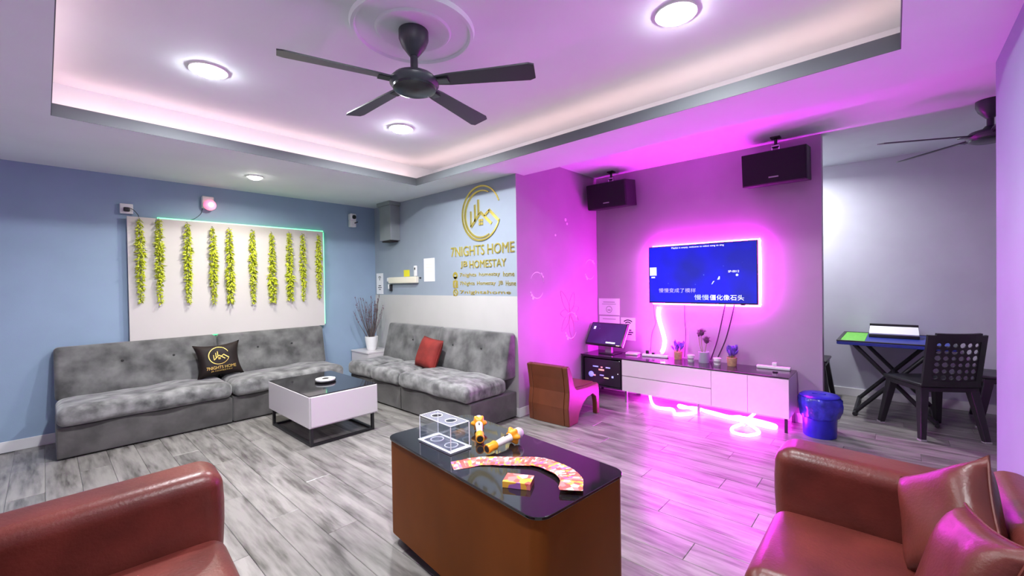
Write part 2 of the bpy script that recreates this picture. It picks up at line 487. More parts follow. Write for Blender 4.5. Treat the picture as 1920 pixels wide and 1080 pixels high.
xs0 = -0.20
ncol = int((XN-xs0)/PW)
for i in range(ncol+1):
    x0 = xs0+i*PW
    if x0+PW > XN: break
    xm = x0+PW/2
    lo, hi = (YR, YA) if x0+PW < XB else (-1.35, YP) if xm < XT else (-1.35, 1.3)
    if x0 < 0.9: lo = 0.75
    off = (i*0.47) % PL
    y = lo-off
    while y < hi-0.02:
        a, b_ = max(y, lo), min(y+PL, hi)
        if b_-a > 0.05:
            plank(x0, round(a, 3), round(b_, 3)); nplank += 1
        y += PL
struct('wall_left', MB().box(XW, XB+T, YA, YA+T, 0, HS), 'paint_blue')
wb = struct('wall_back', MB().box(XB, XB+0.125, YP, YA, 0, HS), 'paint_bluegrey')
struct('trim_1', MB().box(XB-0.004, XB, YP, YA, 0, 1.272), 'paint_white')
struct('wall_alcove', MB().box(XB+0.126, XN, YP, YP+T, 0, HC), 'paint_grey')
struct('wall_alcove_edge', MB().box(XB-0.004, XB+0.126, YP-0.004, YP-0.0005, 0, HS), 'paint_grey')
struct('wall_television', MB().box(XT, XT+T, 0.51, YP-0.002, 0, HC), 'paint_grey')
struct('wall_nook', MB().box(XN, XN+T, -2.7, YP+T, 0, HC), 'paint_lilac')
struct('wall_nook_side', MB().box(XE, XN, -2.7-T, -2.7, 0, HC), 'paint_lilac')
struct('wall_right', MB().box(XW, XE, YR-T, YR, 0, HS), 'paint_right')
struct('wall_right_nook', MB().box(XE-0.1, XE, -2.7, YR-T, 0, HC), 'paint_lilac')
struct('wall_rear', MB().box(XW-T, XW, YR-T, YA+T, 0, HS), 'paint_lilac')
bb = 0.095
struct('baseboard_left', MB().box(XW, XB-0.006, YA-0.012, YA, 0, bb), 'skirting', bevel=0.003)
struct('baseboard_back', MB().box(XB-0.016, XB-0.004, YP, YA-0.012, 0, bb), 'skirting', bevel=0.003)
struct('baseboard_alcove', MB().box(XB-0.016, XT, YP-0.018, YP-0.005, 0, bb), 'skirting', bevel=0.003)
struct('baseboard_television', MB().box(XT-0.013, XT, 0.51, YP-0.02, 0, bb), 'skirting', bevel=0.003)
struct('baseboard_nook', MB().box(XN-0.014, XN, -2.69, YP, 0, bb), 'skirting', bevel=0.003)
struct('baseboard_right', MB().box(XW, XE, YR, YR+0.013, 0, bb), 'skirting', bevel=0.003)

# ceiling: low soffit ring with a thin lip, raised tray above it, higher slab over alcove and nook
LZ = 2.645
cz = MB()
cz.box(XW, TX0, YR, YA, HS, LZ); cz.box(TX1, XE, YR, YA, HS, LZ)
cz.box(TX0, TX1, TY1, YA, HS, LZ); cz.box(TX0, TX1, YR, TY0, HS, LZ)
struct('ceiling_soffit', cz, 'ceiling_paint')
fa = MB(); e_ = 0.004
fa.box(TX0, TX0+e_, TY0, TY1, HS+0.0005, LZ-0.001); fa.box(TX1-e_, TX1, TY0, TY1, HS+0.0005, LZ-0.001); fa.box(TX0+e_, TX1-e_, TY1-e_, TY1, HS+0.0005, LZ-0.001); fa.box(TX0+e_, TX1-e_, TY0, TY0+e_, HS+0.0005, LZ-0.001)
struct('trim_3', fa, 'paint_fascia')
CX0, CX1, CY0, CY1 = TX0-0.22, 3.30, TY0-0.2, 4.29
cw = MB()
cw.box(CX0-0.05, CX0, CY0-0.05, CY1+0.05, LZ, HU); cw.box(CX1, CX1+0.05, CY0-0.05, CY1+0.05, LZ, HU)
cw.box(CX0, CX1, CY1, CY1+0.05, LZ, HU); cw.box(CX0, CX1, CY0-0.05, CY0, LZ, HU)
struct('ceiling_cove', cw, 'ceiling_paint')
struct('ceiling', MB().box(CX0-0.05, CX1+0.05, CY0-0.05, CY1+0.05, HU, HU+0.1), 'ceiling_paint')
struct('ceiling_recess', MB().box(XE, XN+T, -2.7-T, YP+T, HC, HC+0.1).box(XE-0.02, XE, -2.7-T, YP+T, LZ, HC+0.1), 'ceiling_paint')

# light strips laid on the lip, hidden from the room
for nm, b_ in (('beside the logo wall', (TX1+0.10, TX1+0.13, TY0+0.05, TY1+0.05)), ('above the panel wall', (TX0, TX1, TY1+0.08, TY1+0.11)),
               ('along the rear lip', (TX0-0.12, TX0-0.09, TY0, TY1)), ('along the entrance lip', (TX0, TX1, TY0-0.12, TY0-0.09))):
    o = MB().box(b_[0], b_[1], b_[2], b_[3], LZ+0.0005, LZ+0.012).build('cove_light_strip', 'cove_led')
    tag(o, 'warm pink light strip in the ceiling cove ' + nm, 'light strip', 'light strips in the ceiling cove')

def area_light(name, loc, power, size, col, spread=150, parent=None):
    d = bpy.data.lights.new(name, 'AREA'); d.shape = 'DISK'; d.size = size; d.energy = power; d.color = col; d.spread = R(spread)
    o = bpy.data.objects.new(name, d); COL.objects.link(o); o.location = loc
    if parent: o.parent = parent
    return o
def downlight(x, y, z, r, power, label, lens='lamp_lens', col=(0.95, 0.97, 1.0)):
    t = thing('downlight', label, 'ceiling light', (x, y, z), group='round ceiling downlights')
    mb = MB(); ring_flat(mb, 0, 0, r+0.014, r, -0.010, 0.0, seg=40); mb.build('trim_ring', 'plastic_white', t, smooth=True)
    MB().lathe([(0.0, -0.034), (r*0.5, -0.032), (r*0.85, -0.024), (r, -0.002)], 40).build('lens', lens, t, smooth=True)
    area_light('downlight_lamp', (0, 0, -0.037), power, r*1.7, col, 165, t)
    return t
downlight(0.75, 3.33, HU, 0.092, DOWNLIGHT_W*1.2, 'round white downlight in the raised tray over the grey sofa with black cushion')
downlight(2.21, 3.33, HU, 0.092, DOWNLIGHT_W*1.2, 'round white downlight in the raised tray corner near the gold logo wall')
downlight(2.29, 0.86, HU, 0.092, DOWNLIGHT_W*0.6, 'round white downlight in the raised tray on the television side, glaring brightly')
downlight(0.75, 0.86, HU, 0.092, DOWNLIGHT_W, 'round white downlight in the raised tray above the brown loveseats')
downlight(1.49, 4.92, HS, 0.062, SOFFIT_W, 'small warm downlight in the low soffit above the white panel', 'lamp_lens_warm', (1.0, 0.96, 0.85))
downlight(5.82, 1.05, HC, 0.08, NOOK_W, 'round downlight in the nook ceiling behind the television wall')

# ceiling rose
mb = MB()
mb.lathe([(0.0, -0.004), (0.17, -0.006), (0.185, -0.016), (0.20, -0.016), (0.21, -0.006), (0.31, -0.008), (0.318, -0.024), (0.335, -0.024), (0.342, 0.0)], 64)
o = mb.build('trim_2', 'ceiling_paint', smooth=35, loc=(1.42, 2.0, HU)); o['kind'] = 'structure'

# ================================================================== CEILING FANS
def ceiling_fan(loc, drop, label, angles, radius=0.68, w0=0.085, w1=0.125):
    t = thing('ceiling_fan', label, 'ceiling fan', loc)
    MB().lathe([(0.0, 0.0), (0.082, 0.0), (0.082, -0.045), (0.066, -0.085), (0.036, -0.125), (0.024, -0.14), (0.0, -0.14)], 28).build('canopy', 'fan_dark', t, smooth=True)
    MB().cyl((0, 0, -0.13), (0, 0, -drop+0.05), 0.021).build('downrod', 'fan_dark', t, smooth=True)
    z = -drop
    MB().lathe([(0.0, z+0.075), (0.03, z+0.07), (0.045, z+0.05), (0.115, z+0.03), (0.138, z+0.005), (0.136, z-0.012), (0.12, z-0.03), (0.0, z-0.03)], 36).build('motor_housing', 'fan_dark', t, smooth=True)
    MB().lathe([(0.122, z-0.026), (0.118, z-0.04), (0.09, z-0.052), (0.0, z-0.057)], 36).build('motor_cap', 'fan_metal', t, smooth=True)
    bl = MB(); prof = [(0.12, w0*0.75), (0.2, w0), (0.45, (w0+w1)/2), (radius-0.03, w1), (radius, w1*0.8)]
    for k in range(len(prof)-1):
        (a, wa), (b_, wb_) = prof[k], prof[k+1]
        tw = lambda y: -0.22*y
        vs = []
        for (x, ww) in ((a, wa), (b_, wb_)):
            for s in (-1, 1):
                for zz in (-0.004, 0.004): vs.append((x, s*ww/2, zz+tw(s*ww/2)))
        bl.add(vs, [(0,1,3,2),(4,6,7,5),(0,4,5,1),(2,3,7,6),(1,5,7,3),(0,2,6,4)])
    me = bl.mesh('blade'); me.materials.append(MATS['fan_dark'])
    br = MB().box(0.09, 0.2, -0.025, 0.025, -0.012, -0.004).mesh('blade_bracket'); br.materials.append(MATS['fan_metal'])
    for a in angles:
        b_ = place('blade', me, t, loc=(0, 0, z+0.002), rot=(0, 0, R(a)))
        place('blade_bracket', br, b_)
    return t
ceiling_fan((1.42, 2.0, HU-0.007), 0.285, 'dark four-bladed ceiling fan hanging from the round ceiling rose', (161, 303, 13, 91))
ceiling_fan((4.97, -0.56, HC), 0.27, 'dark ceiling fan over the nook, partly behind the lilac wall', (117, 189, 261, 333, 45), 0.72)

# ================================================================== SOFAS
def sofa(name, label, L_, loc, rz, seats, buttons, D=0.68, HB=0.885, seatz=0.43, basez=0.27, group='grey velvet sofas', flat_ends=True, back_splits=None):
    """local x along the length (0..L_), back at y=D, front at y=0"""
    t = thing(name, label, 'sofa', loc, rz, group)
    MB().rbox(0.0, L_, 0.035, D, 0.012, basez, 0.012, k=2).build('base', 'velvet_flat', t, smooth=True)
    edges = [0.0]+seats+[L_]
    for i in range(1, len(seats)+1):
        x = edges[i]
        MB().box(x-0.003, x+0.003, 0.031, 0.04, 0.02, basez-0.01).build('base_seam', 'velvet_seam', t)
    for i in range(len(edges)-1):
        a, b_ = edges[i]+0.002, edges[i+1]-0.002
        def df(q, u):
            z = q.z
            if u.z > 0:
                n = math.sin(q.x*9.1+i)*0.006+math.sin(q.x*17+q.y*13)*0.005+math.sin(q.y*21+q.x*5)*0.004
                z += (1-u.x**4)*(1-u.y**4)*0.022 + n*(1-u.x**6)
            y = q.y - (0.012*math.sin(q.x*11)*(1-u.x**4) if u.y < -0.8 else 0)
            return (q.x, y, z)
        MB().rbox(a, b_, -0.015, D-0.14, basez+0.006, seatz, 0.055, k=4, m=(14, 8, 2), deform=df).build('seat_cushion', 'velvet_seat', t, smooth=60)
    # backrest: wedge, thick at the seat, thin on top, dimpled by buttons
    splits = [0.0]+(back_splits or [])+[L_]
    z0, z1 = seatz-0.02, HB
    def front_y(z): f = (z-z0)/(z1-z0); return D-0.20+0.115*f
    for i in range(len(splits)-1):
        a, b_ = splits[i]+0.0015, splits[i+1]-0.0015
        def dfb(q, u):
            f = (q.z-z0)/(z1-z0); yf = front_y(q.z); s = (q.y-(D-0.20))/0.20
            y = yf+(D-yf)*s
            if u.y < 0.2:
                for (bx, bz) in buttons:
                    d2 = ((q.x-bx)/0.055)**2+((q.z-bz)/0.05)**2; y += 0.026*math.exp(-d2)
                    d3 = ((q.z-bz+0.004*math.sin(q.x*30))/0.014)**2+((q.x-bx)/0.22)**2; y += 0.006*math.exp(-d3)
                y += -0.012*(1-u.x**4)*(1-u.z**4)+0.003*math.sin(q.x*13+q.z*9)
            return (q.x, y, q.z)
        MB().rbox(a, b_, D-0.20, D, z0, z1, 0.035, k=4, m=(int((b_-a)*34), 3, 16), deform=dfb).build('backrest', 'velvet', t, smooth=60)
    for (bx, bz) in buttons:
        MB().lathe([(0.0, 0.006), (0.008, 0.004), (0.012, -0.002), (0.0, -0.004)], 12, Matrix.Translation((bx, front_y(bz)+0.010, bz)) @ Matrix.Rotation(R(90), 4, 'X')).build('button', 'velvet_seam', t, smooth=True)
    for fx in (0.06, L_-0.06):
        for fy in (0.08, D-0.06): MB().cyl((fx, fy, 0), (fx, fy, 0.014), 0.025, seg=12).build('foot', 'black_plastic', t)
    return t
sofa('sofa', 'grey velvet sofa standing beside the bare stretch of blue wall', 1.245, (0.045, 5.075, 0), 0, [], [(0.46, 0.71), (0.86, 0.71)])
sofa('sofa', 'short grey velvet sofa under the white panel, nearest the corner cabinet', 1.185, (1.300, 5.075, 0), 0, [], [(0.40, 0.70), (0.78, 0.70)])
sofa('sofa', 'long grey velvet sofa with red cushion below the gold logo', 2.31, (2.63, 5.265, 0), R(-90), [0.55, 1.15], [(0.62, 0.70), (1.42, 0.70), (1.90, 0.70)], D=0.69, back_splits=[1.15])

# ================================================================== CUSHIONS
def pillow_mesh(w_, h_, t_, ear=0.14, n=18):
    vs = []; fs = []; idx = {}
    for s in (1, -1):
        for i in range(n+1):
            for j in range(n+1):
                u = -1+2*i/n; v = -1+2*j/n
                edge = max(abs(u), abs(v)) > 0.9999
                key = (i, j, 0 if edge else s)
                if key in idx: continue
                pinch_x = 1-ear*(1-v*v)*abs(u)**1.5; pinch_y = 1-ear*(1-u*u)*abs(v)**1.5
                x = u*w_/2*pinch_x; y = v*h_/2*pinch_y
                z = 0 if edge else s*t_/2*((1-u**4)*(1-v**4))**0.55*(1+0.05*math.sin(5*u+3*v))
                idx[key] = len(vs); vs.append((x, y, z))
    for s in (1, -1):
        for i in range(n):
            for j in range(n):
                q = []
                for (a, b_) in ((i,j),(i+1,j),(i+1,j+1),(i,j+1)):
                    e = a in (0, n) or b_ in (0, n); q.append(idx[(a, b_, 0 if e else s)])
                if s < 0: q.reverse()
                fs.append(q)
    return vs, fs
def logo_marks(mb_ring, mb_house, r, z0, z1):
    """round emblem: open double ring, tower strokes at the left, a pair of roofs at the right"""
    ring_flat(mb_ring, 0, 0, r, r*0.96, z0, z1, 20, 340, 56, taper=lambda t, a, b_: (a, b_-0.035*r*math.sin(math.pi*t)))
    W = 0.065*r
    bar2d(mb_house, (-0.50*r, -0.45*r), (-0.50*r, 0.12*r), W, z0, z1)
    bar2d(mb_house, (-0.28*r, -0.28*r), (-0.28*r, 0.34*r), W*1.2, z0, z1)
    bar2d(mb_house, (-0.10*r, -0.05*r), (-0.10*r, 0.50*r), W*1.2, z0, z1)
    bar2d(mb_house, (-0.50*r, -0.45*r), (0.00, 0.02*r), W*1.3, z0, z1)
    bar2d(mb_house, (0.00, 0.04*r), (0.55*r, -0.42*r), W*1.5, z0, z1)
    bar2d(mb_house, (0.20*r, -0.12*r), (0.46*r, 0.06*r), W*1.2, z0, z1)
    bar2d(mb_house, (0.44*r, 0.07*r), (0.92*r, -0.36*r), W*1.5, z0, z1)
    for (a, b_) in ((-1,-1),(1,-1),(-1,1),(1,1)):
        mb_house.box(0.06*r*a-0.045*r+0.02*r, 0.06*r*a+0.045*r+0.02*r, -0.32*r+0.06*r*b_-0.045*r, -0.32*r+0.06*r*b_+0.045*r, z0, z1)

# black cushion with gold print: stands on the seat, leans on the backrest
pc = thing('cushion', 'black satin cushion with gold round emblem and lettering on the grey sofa', 'cushion', (1.268, 5.485, 0.625))
v_, f_ = pillow_mesh(0.44, 0.38, 0.14, 0.17)
MC = Matrix.Rotation(R(90-17), 4, 'X') @ Matrix.Rotation(R(2.5), 4, 'Z')
put(MB().add(v_, f_).build('cover', 'black_satin', pc, smooth=70), MC)
def on_pillow(mb, w_=0.44, h_=0.38, t_=0.14):
    out = MB(); out.f = mb.f
    for p in mb.v:
        u, v = p.x/(w_/2), p.y/(h_/2); u = max(-0.98, min(0.98, u)); v = max(-0.98, min(0.98, v))
        z = t_/2*((1-u**4)*(1-v**4))**0.55*(1+0.05*math.sin(5*u+3*v))
        out.v.append(Vector((p.x, p.y, z+0.0012+p.z)))
    return out
a, b_ = MB(), MB(); logo_marks(a, b_, 0.095, 0, 0.001)
for m_, nm in ((a, 'emblem_ring'), (b_, 'emblem_houses')):
    for p in m_.v: p.y += 0.035; p.x -= 0.01
    put(on_pillow(m_).build(nm, 'gold_print', pc), MC)
def pillow_text(body, width, height, x, y):
    me = text_mesh(body, width, height, 0); mb = MB(); mb.add([v.co+Vector((x, y, 0)) for v in me.vertices], [tuple(p.vertices) for p in me.polygons])
    bpy.data.meshes.remove(me)
    return on_pillow(mb)
put(pillow_text('7NIGHTS HOME', 0.27, 0.032, -0.135, -0.108).build('lettering', 'gold_print', pc), MC)
put(pillow_text('JB HOMESTAY', 0.20, 0.016, -0.10, -0.135).build('lettering', 'gold_print', pc), MC)

rc = thing('cushion', 'square red fabric cushion leaning on the long grey sofa', 'cushion', (3.035, 4.085, 0.60))
v_, f_ = pillow_mesh(0.38, 0.36, 0.15, 0.05)
MR = Matrix.Rotation(R(-90), 4, 'Z') @ Matrix.Rotation(R(90-20), 4, 'X') @ Matrix.Rotation(R(-5), 4, 'Z')
put(MB().add(v_, f_).build('cover', 'red_fabric', rc, smooth=70), MR)
pts = [(math.copysign(1, 0)*0, 0, 0)]
edge = []
n = 16
for k in range(4*n):
    s = k % n; u = -1+2*s/n
    uv = ((u,-1),(1,u),(-u,1),(-1,-u))[k//n]
    px = 1-0.05*(1-uv[1]**2)*abs(uv[0])**1.5; py = 1-0.05*(1-uv[0]**2)*abs(uv[1])**1.5
    edge.append((uv[0]*0.19*px, uv[1]*0.18*py, 0))
put(MB().tube(edge, 0.004, 6, closed=True).build('piping', 'red_fabric', rc, smooth=True), MR)

# ================================================================== WHITE PANEL WITH VINES
bd = thing('wall_panel', 'large white panel on the blue wall edged with green light', 'wall panel', (0, YA, 0))
BX0, BX1, BZ0, BZ1, BY = 0.57, 2.535, 0.885, 2.145, -0.06
MB().box(BX0, BX1, BY, BY+0.018, BZ0, BZ1).build('board', 'board_white', bd, bevel=0.002)
fr = MB(); fr.box(BX0+0.004, BX0+0.03, BY+0.018, -0.001, BZ0, BZ1-0.03); fr.build('backing_frame', 'board_edge', bd)
MB().box(BX0+0.24, BX1+0.012, BY+0.022, BY+0.034, BZ1-0.004, BZ1+0.014).build('light_strip', 'led_green', bd)
MB().box(BX1+0.002, BX1+0.014, BY+0.012, BY+0.03, BZ0+0.02, BZ1-0.01).build('light_strip', 'led_green', bd)
MB().box(BX0+0.12, BX0+0.26, BY+0.02, BY+0.034, BZ0-0.010, BZ0+0.002).build('light_strip', 'led_green', bd)
MB().box(BX0+0.55, BX0+1.5, BY+0.02, BY+0.034, BZ0-0.010, BZ0+0.002).build('light_strip', 'led_green', bd)

leaf_quads = [((0,0,0),(0.010,0.004,-0.004),(0.022,0,-0.012),(0.010,-0.004,-0.004))]
gar = [(0.663, 2.135, 0.88), (0.815, 2.15, 0.90), (1.055, 2.13, 0.885), (1.285, 2.105, 0.88), (1.445, 2.105, 0.88),
       (1.68, 2.105, 0.895), (1.89, 2.095, 0.885), (2.095, 2.11, 0.885), (2.256, 2.105, 0.885), (2.458, 2.11, 0.86)]
gl = ['lime green vine hanging directly below the white socket box', 'lime green vine second along from the socket box end of the panel', 'lime green vine alone in a wide gap, third along from the socket box',
      'lime green vine fourth along the panel, close to the next one', 'lime green vine swelling loose at its tip, fifth along the panel', 'lime green vine sixth along the panel from the socket box',
      'lime green vine seventh along the panel from the socket box', 'lime green vine third from the green lit side of the panel', 'lime green vine second from the green lit side of the panel', 'lime green vine right beside the green lit edge of the panel']
for gi, (gx, gz, gl_) in enumerate(gar):
    t = thing('vine_garland', gl[gi], 'vine', (gx, YA+BY-0.030, gz), group='vines hanging on the white panel')
    MB().tube([(0, 0.029, 0.0), (0, 0.012, -0.01), (0.004, 0.0, -0.06), (0.002*math.sin(gi), 0, -gl_*0.5), (0, 0, -gl_+0.02)], 0.0025, 5, sub=3).build('stem', 'stem_green', t)
    mb = MB(); rg = random.Random(gi*11+3)
    nl = 400
    for k in range(nl):
        f = (k+0.5)/nl; z = -0.02-f*(gl_-0.03)
        spread = 0.020+0.012*math.sin(math.pi*min(1, f*1.1))+(0.010 if f > 0.6 and gi in (4, 6, 7) else 0)
        an = rg.uniform(0, 2*math.pi); tilt = rg.uniform(-0.7, 0.9); s = rg.uniform(0.85, 1.5)
        M_ = Matrix.Translation((math.cos(an)*spread*0.35, math.sin(an)*spread*0.25, z)) @ Euler((rg.uniform(-0.8, 0.8), tilt, an)).to_matrix().to_4x4() @ Matrix.Scale(1.25*s*spread/0.030, 4)
        mb.add([(0,0,0),(0.012,0.006,-0.002),(0.027,0.001,-0.010),(0.012,-0.006,-0.002),(0.013,0,0.004)], [(0,1,4),(1,2,4),(2,3,4),(3,0,4)], M_)
    tag(mb.build('leaves', 'leaf_lime', t), kind='stuff')

# ---------------------------------------------------------------- things on the blue wall
t = thing('socket_box', 'small white socket box with black plug above the white panel', 'socket', (0.573, YA, 2.223))
MB().rbox(-0.05, 0.05, -0.035, 0, -0.05, 0.05, 0.006, k=2).build('case', 'plastic_white', t, smooth=True)
MB().rbox(-0.026, 0.024, -0.065, -0.035, -0.032, 0.012, 0.012, k=2).build('plug', 'black_plastic', t, smooth=True)
MB().tube([(0.015, -0.05, 0.01), (0.05, -0.05, -0.01), (0.085, -0.04, -0.055), (0.09, -0.036, -0.085)], 0.003, 6, sub=4).build('cable', 'black_plastic', t)
t = thing('alarm_lamp', 'small white and glowing red lamp above the white panel', 'lamp', (1.255, YA, 2.365))
MB().rbox(-0.055, 0.055, -0.06, 0, -0.06, 0.075, 0.010, k=2).build('housing', 'plastic_white', t, smooth=True)
MB().lathe([(0.058, 0), (0.058, 0.03), (0.045, 0.05), (0.03, 0.058), (0.0, 0.06)], 24, Matrix.Translation((0.012, -0.058, -0.025)) @ Matrix.Rotation(R(90), 4, 'X')).build('red_lens', 'led_red', t, smooth=True)
MB().lathe([(0.026, 0.058), (0.022, 0.066), (0.0, 0.068)], 16, Matrix.Translation((0.012, -0.058, -0.025)) @ Matrix.Rotation(R(90), 4, 'X')).build('bulb', 'lit_white', t, smooth=True)
MB().tube([(-0.045, -0.01, -0.058), (-0.06, -0.012, -0.12), (-0.11, -0.02, -0.175), (-0.16, -0.03, -0.205)], 0.0025, 6, sub=4).build('cable', 'black_plastic', t)
t = thing('wall_sensor', 'white tilted wall unit with black lens near the room corner', 'wall unit', (2.968, YA, 2.34))
MB().rbox(-0.045, 0.045, -0.07, 0, -0.095, 0.0, 0.012, k=2).build('base_half', 'plastic_white', t, smooth=True)
MB().rbox(-0.05, 0.04, -0.085, -0.005, -0.005, 0.095, 0.014, k=2).build('top_half', 'plastic_white', t, smooth=True)
MB().cyl((0.0, -0.084, 0.045), (0.005, -0.100, 0.042), 0.03, 0.026, 18).build('lens', 'black_plastic', t, smooth=True)
put(MB().box(-0.004, 0.05, -0.075, -0.071, -0.004, 0.010).build('slot', 'black_plastic', t), Matrix.Rotation(R(-25), 4, 'Y') @ Matrix.Translation((0, 0, -0.045)))

# ---------------------------------------------------------------- things on the logo wall
t = thing('duct_box', 'grey painted box hanging from the ceiling in the corner', 'box', (XB, 5.285, HS))
MB().box(-0.15, 0, -0.19, 0.09, -0.53, -0.05).build('body', 'grey_box_paint', t, bevel=0.006)
MB().box(-0.175, 0, -0.21, 0.12, -0.05, 0.0).build('collar', 'grey_box_paint', t, bevel=0.004)
MB().box(-0.13, -0.02, -0.16, 0.06, -0.55, -0.53).build('grille', 'hole_dark', t)

def wifi_marks(mb, x, y, s, z0=0.0008, z1=0.0016):
    for rr in (0.35, 0.68, 1.0):
        ring_flat(mb, x, y, s*rr, s*(rr-0.16), z0, z1, 45, 135, 14)
    ring_flat(mb, x, y, s*0.14, 0.0005, z0, z1, 0, 360, 12)
def paper_sign(label, M, w_, h_, wifi=None, ring=None, rules=(), thick=0.004, bars=None):
    t = thing('paper_sign', label, 'sign'); t.matrix_world = M
    MB().box(-w_/2, w_/2, -h_/2, h_/2, 0.0005, thick).build('sheet', 'paper', t)
    z0, z1 = thick+0.0002, thick+0.0008
    if wifi:
        mb = MB(); wifi_marks(mb, wifi[0], wifi[1], wifi[2], z0, z1); mb.build('symbol', 'ink', t)
    if ring:
        mb = MB(); ring_flat(mb, ring[0], ring[1], ring[2], ring[2]*0.82, z0, z1); bar2d(mb, (ring[0]-ring[2]*0.5, ring[1]-ring[2]*0.2), (ring[0]+ring[2]*0.5, ring[1]-ring[2]*0.2), ring[2]*0.3, z0, z1)
        mb.build('symbol', 'ink_grey', t)
    for (x, y, ww, hh, m_) in rules:
        MB().box(x-ww/2, x+ww/2, y-hh/2, y+hh/2, z0, z1).build('printed_line', m_, t)
    return t
paper_sign('white sign with black round symbol in the corner above the twigs', wall_x_frame(XB, 5.645, 1.435), 0.18, 0.305, wifi=(0, 0.055, 0.055),
           rules=((0, -0.03, 0.07, 0.012, 'ink'), (0, -0.058, 0.10, 0.010, 'ink'), (0, -0.085, 0.06, 0.010, 'ink')))
paper_sign('plain white sheet on the grey wall between yellow note and gold logo', wall_x_frame(XB, 4.445, 1.60), 0.225, 0.30,
           rules=((0, 0.07, 0.12, 0.006, 'cream_plastic'), (0, 0.03, 0.15, 0.006, 'cream_plastic'), (0, -0.02, 0.13, 0.006, 'cream_plastic')))
t = thing('cable_tray', 'cream plastic wall tray holding remotes below a yellow note', 'wall tray', (XB, 5.01, 1.485))
MB().rbox(-0.05, 0, -0.33, 0.33, -0.05, 0.035, 0.006, k=2).build('tray', 'cream_plastic', t, smooth=True)
MB().rbox(-0.04, 0, 0.335, 0.385, -0.025, 0.03, 0.006, k=2).build('end_cap', 'plastic_white', t, smooth=True)
o = MB().box(-0.0035, -0.0005, -0.065, 0.07, -0.045, 0.045).build('sticky_note', 'note_yellow', loc=(XB, 4.95, 1.57)); tag(o, 'square yellow note stuck on the grey wall above the cream tray', 'note')
t = thing('remote_control', 'white remote control standing in the cream wall tray', 'remote', (XB, 4.725, 1.59))
MB().rbox(-0.028, -0.004, -0.028, 0.028, -0.065, 0.075, 0.006, k=2).build('case', 'plastic_white', t, smooth=True)
MB().rbox(-0.031, -0.028, -0.012, 0.012, 0.02, 0.05, 0.003, k=2).build('buttons', 'black_plastic', t, smooth=True)
t = thing('hanging_plug', 'small black and white plug hanging below the cream tray', 'plug', (XB, 5.345, 1.385))
MB().rbox(-0.035, 0, -0.035, 0.0, -0.06, 0.035, 0.006, k=2).build('body', 'black_plastic', t, smooth=True)
MB().rbox(-0.035, 0, 0.001, 0.035, -0.03, 0.04, 0.006, k=2).build('side', 'plastic_white', t, smooth=True)
t = thing('wall_hook', 'tiny black hook on the grey wall beside the white sheet', 'hook', (XB, 4.635, 1.50))
MB().cyl((0,0,0),(-0.02,0,0), 0.012, 0.008, 12).build('knob', 'black_plastic', t, smooth=True)

# ---------------------------------------------------------------- gold logo and lettering
lg = thing('wall_logo', 'gold mirror emblem of ring and roofs with lettering on the grey wall', 'logo')
lg.matrix_world = wall_x_frame(XB, 3.475, 2.21)
a, b_ = MB(), MB(); logo_marks(a, b_, 0.315, 0.001, 0.012)
a2 = MB(); ring_flat(a2, 0.0, -0.01, 0.272, 0.250, 0.001, 0.010, 60, 300, 48, taper=lambda t, p, q: (p, q+0.012-0.02*math.sin(math.pi*t)))
a.build('ring', 'gold', lg, smooth=30); a2.build('inner_ring', 'gold', lg, smooth=30); b_.build('roofs', 'gold', lg)
def wall_text(body, width, height, x, y, m_='gold', ex=0.008):
    me = text_mesh(body, width, height, ex); me.materials.append(MATS[m_])
    return place('lettering', me, lg, loc=(x, y, 0.001))
def wall_words(body, width, height, x, y, ex):
    unit = width/len(body)
    for wd in body.split(' '):
        wall_text(wd, unit*(len(wd)-0.15), height, x, y, ex=ex); x += unit*(len(wd)+1)
# local x runs toward -Y: x = 3.475 - y
wall_text('7NIGHTS', 0.58, 0.115, -0.525, -0.47); wall_text('HOME', 0.40, 0.115, 0.105, -0.47)
wall_text('JB', 0.12, 0.085, -0.355, -0.615); wall_text('HOMESTAY', 0.58, 0.085, -0.195, -0.615)
wall_words('7nights homestay home', 0.88, 0.055, -0.375, -0.725, 0.004)
wall_words('7Nights Homestay JB Home', 0.90, 0.055, -0.375, -0.825, 0.004)
wall_text('7nightshome', 0.82, 0.05, -0.375, -0.925, ex=0.004)
mb = MB(); ring_flat(mb, -0.455, -0.695, 0.042, 0.018, 0.001, 0.007); mb.prism([(-0.49, -0.71), (-0.42, -0.71), (-0.455, -0.755)], 0.001, 0.007); mb.build('icon', 'gold', lg)
mb = MB(); mb.prism(rrect(-0.498, -0.412, -0.845, -0.755, 0.014), 0.001, 0.007); mb.build('icon', 'gold', lg)
wall_me = text_mesh('f', None, 0.066, 0.002); wall_me.materials.append(MATS['ink_grey']); place('lettering', wall_me, lg, loc=(-0.467, -0.838, 0.0072))
mb = MB(); ring_flat(mb, -0.455, -0.900, 0.043, 0.030, 0.001, 0.007); mb.prism([(-0.495, -0.94), (-0.47, -0.938), (-0.487, -0.915)], 0.001, 0.007); bar2d(mb, (-0.472, -0.887), (-0.44, -0.915), 0.012, 0.001, 0.007); mb.build('icon', 'gold', lg)

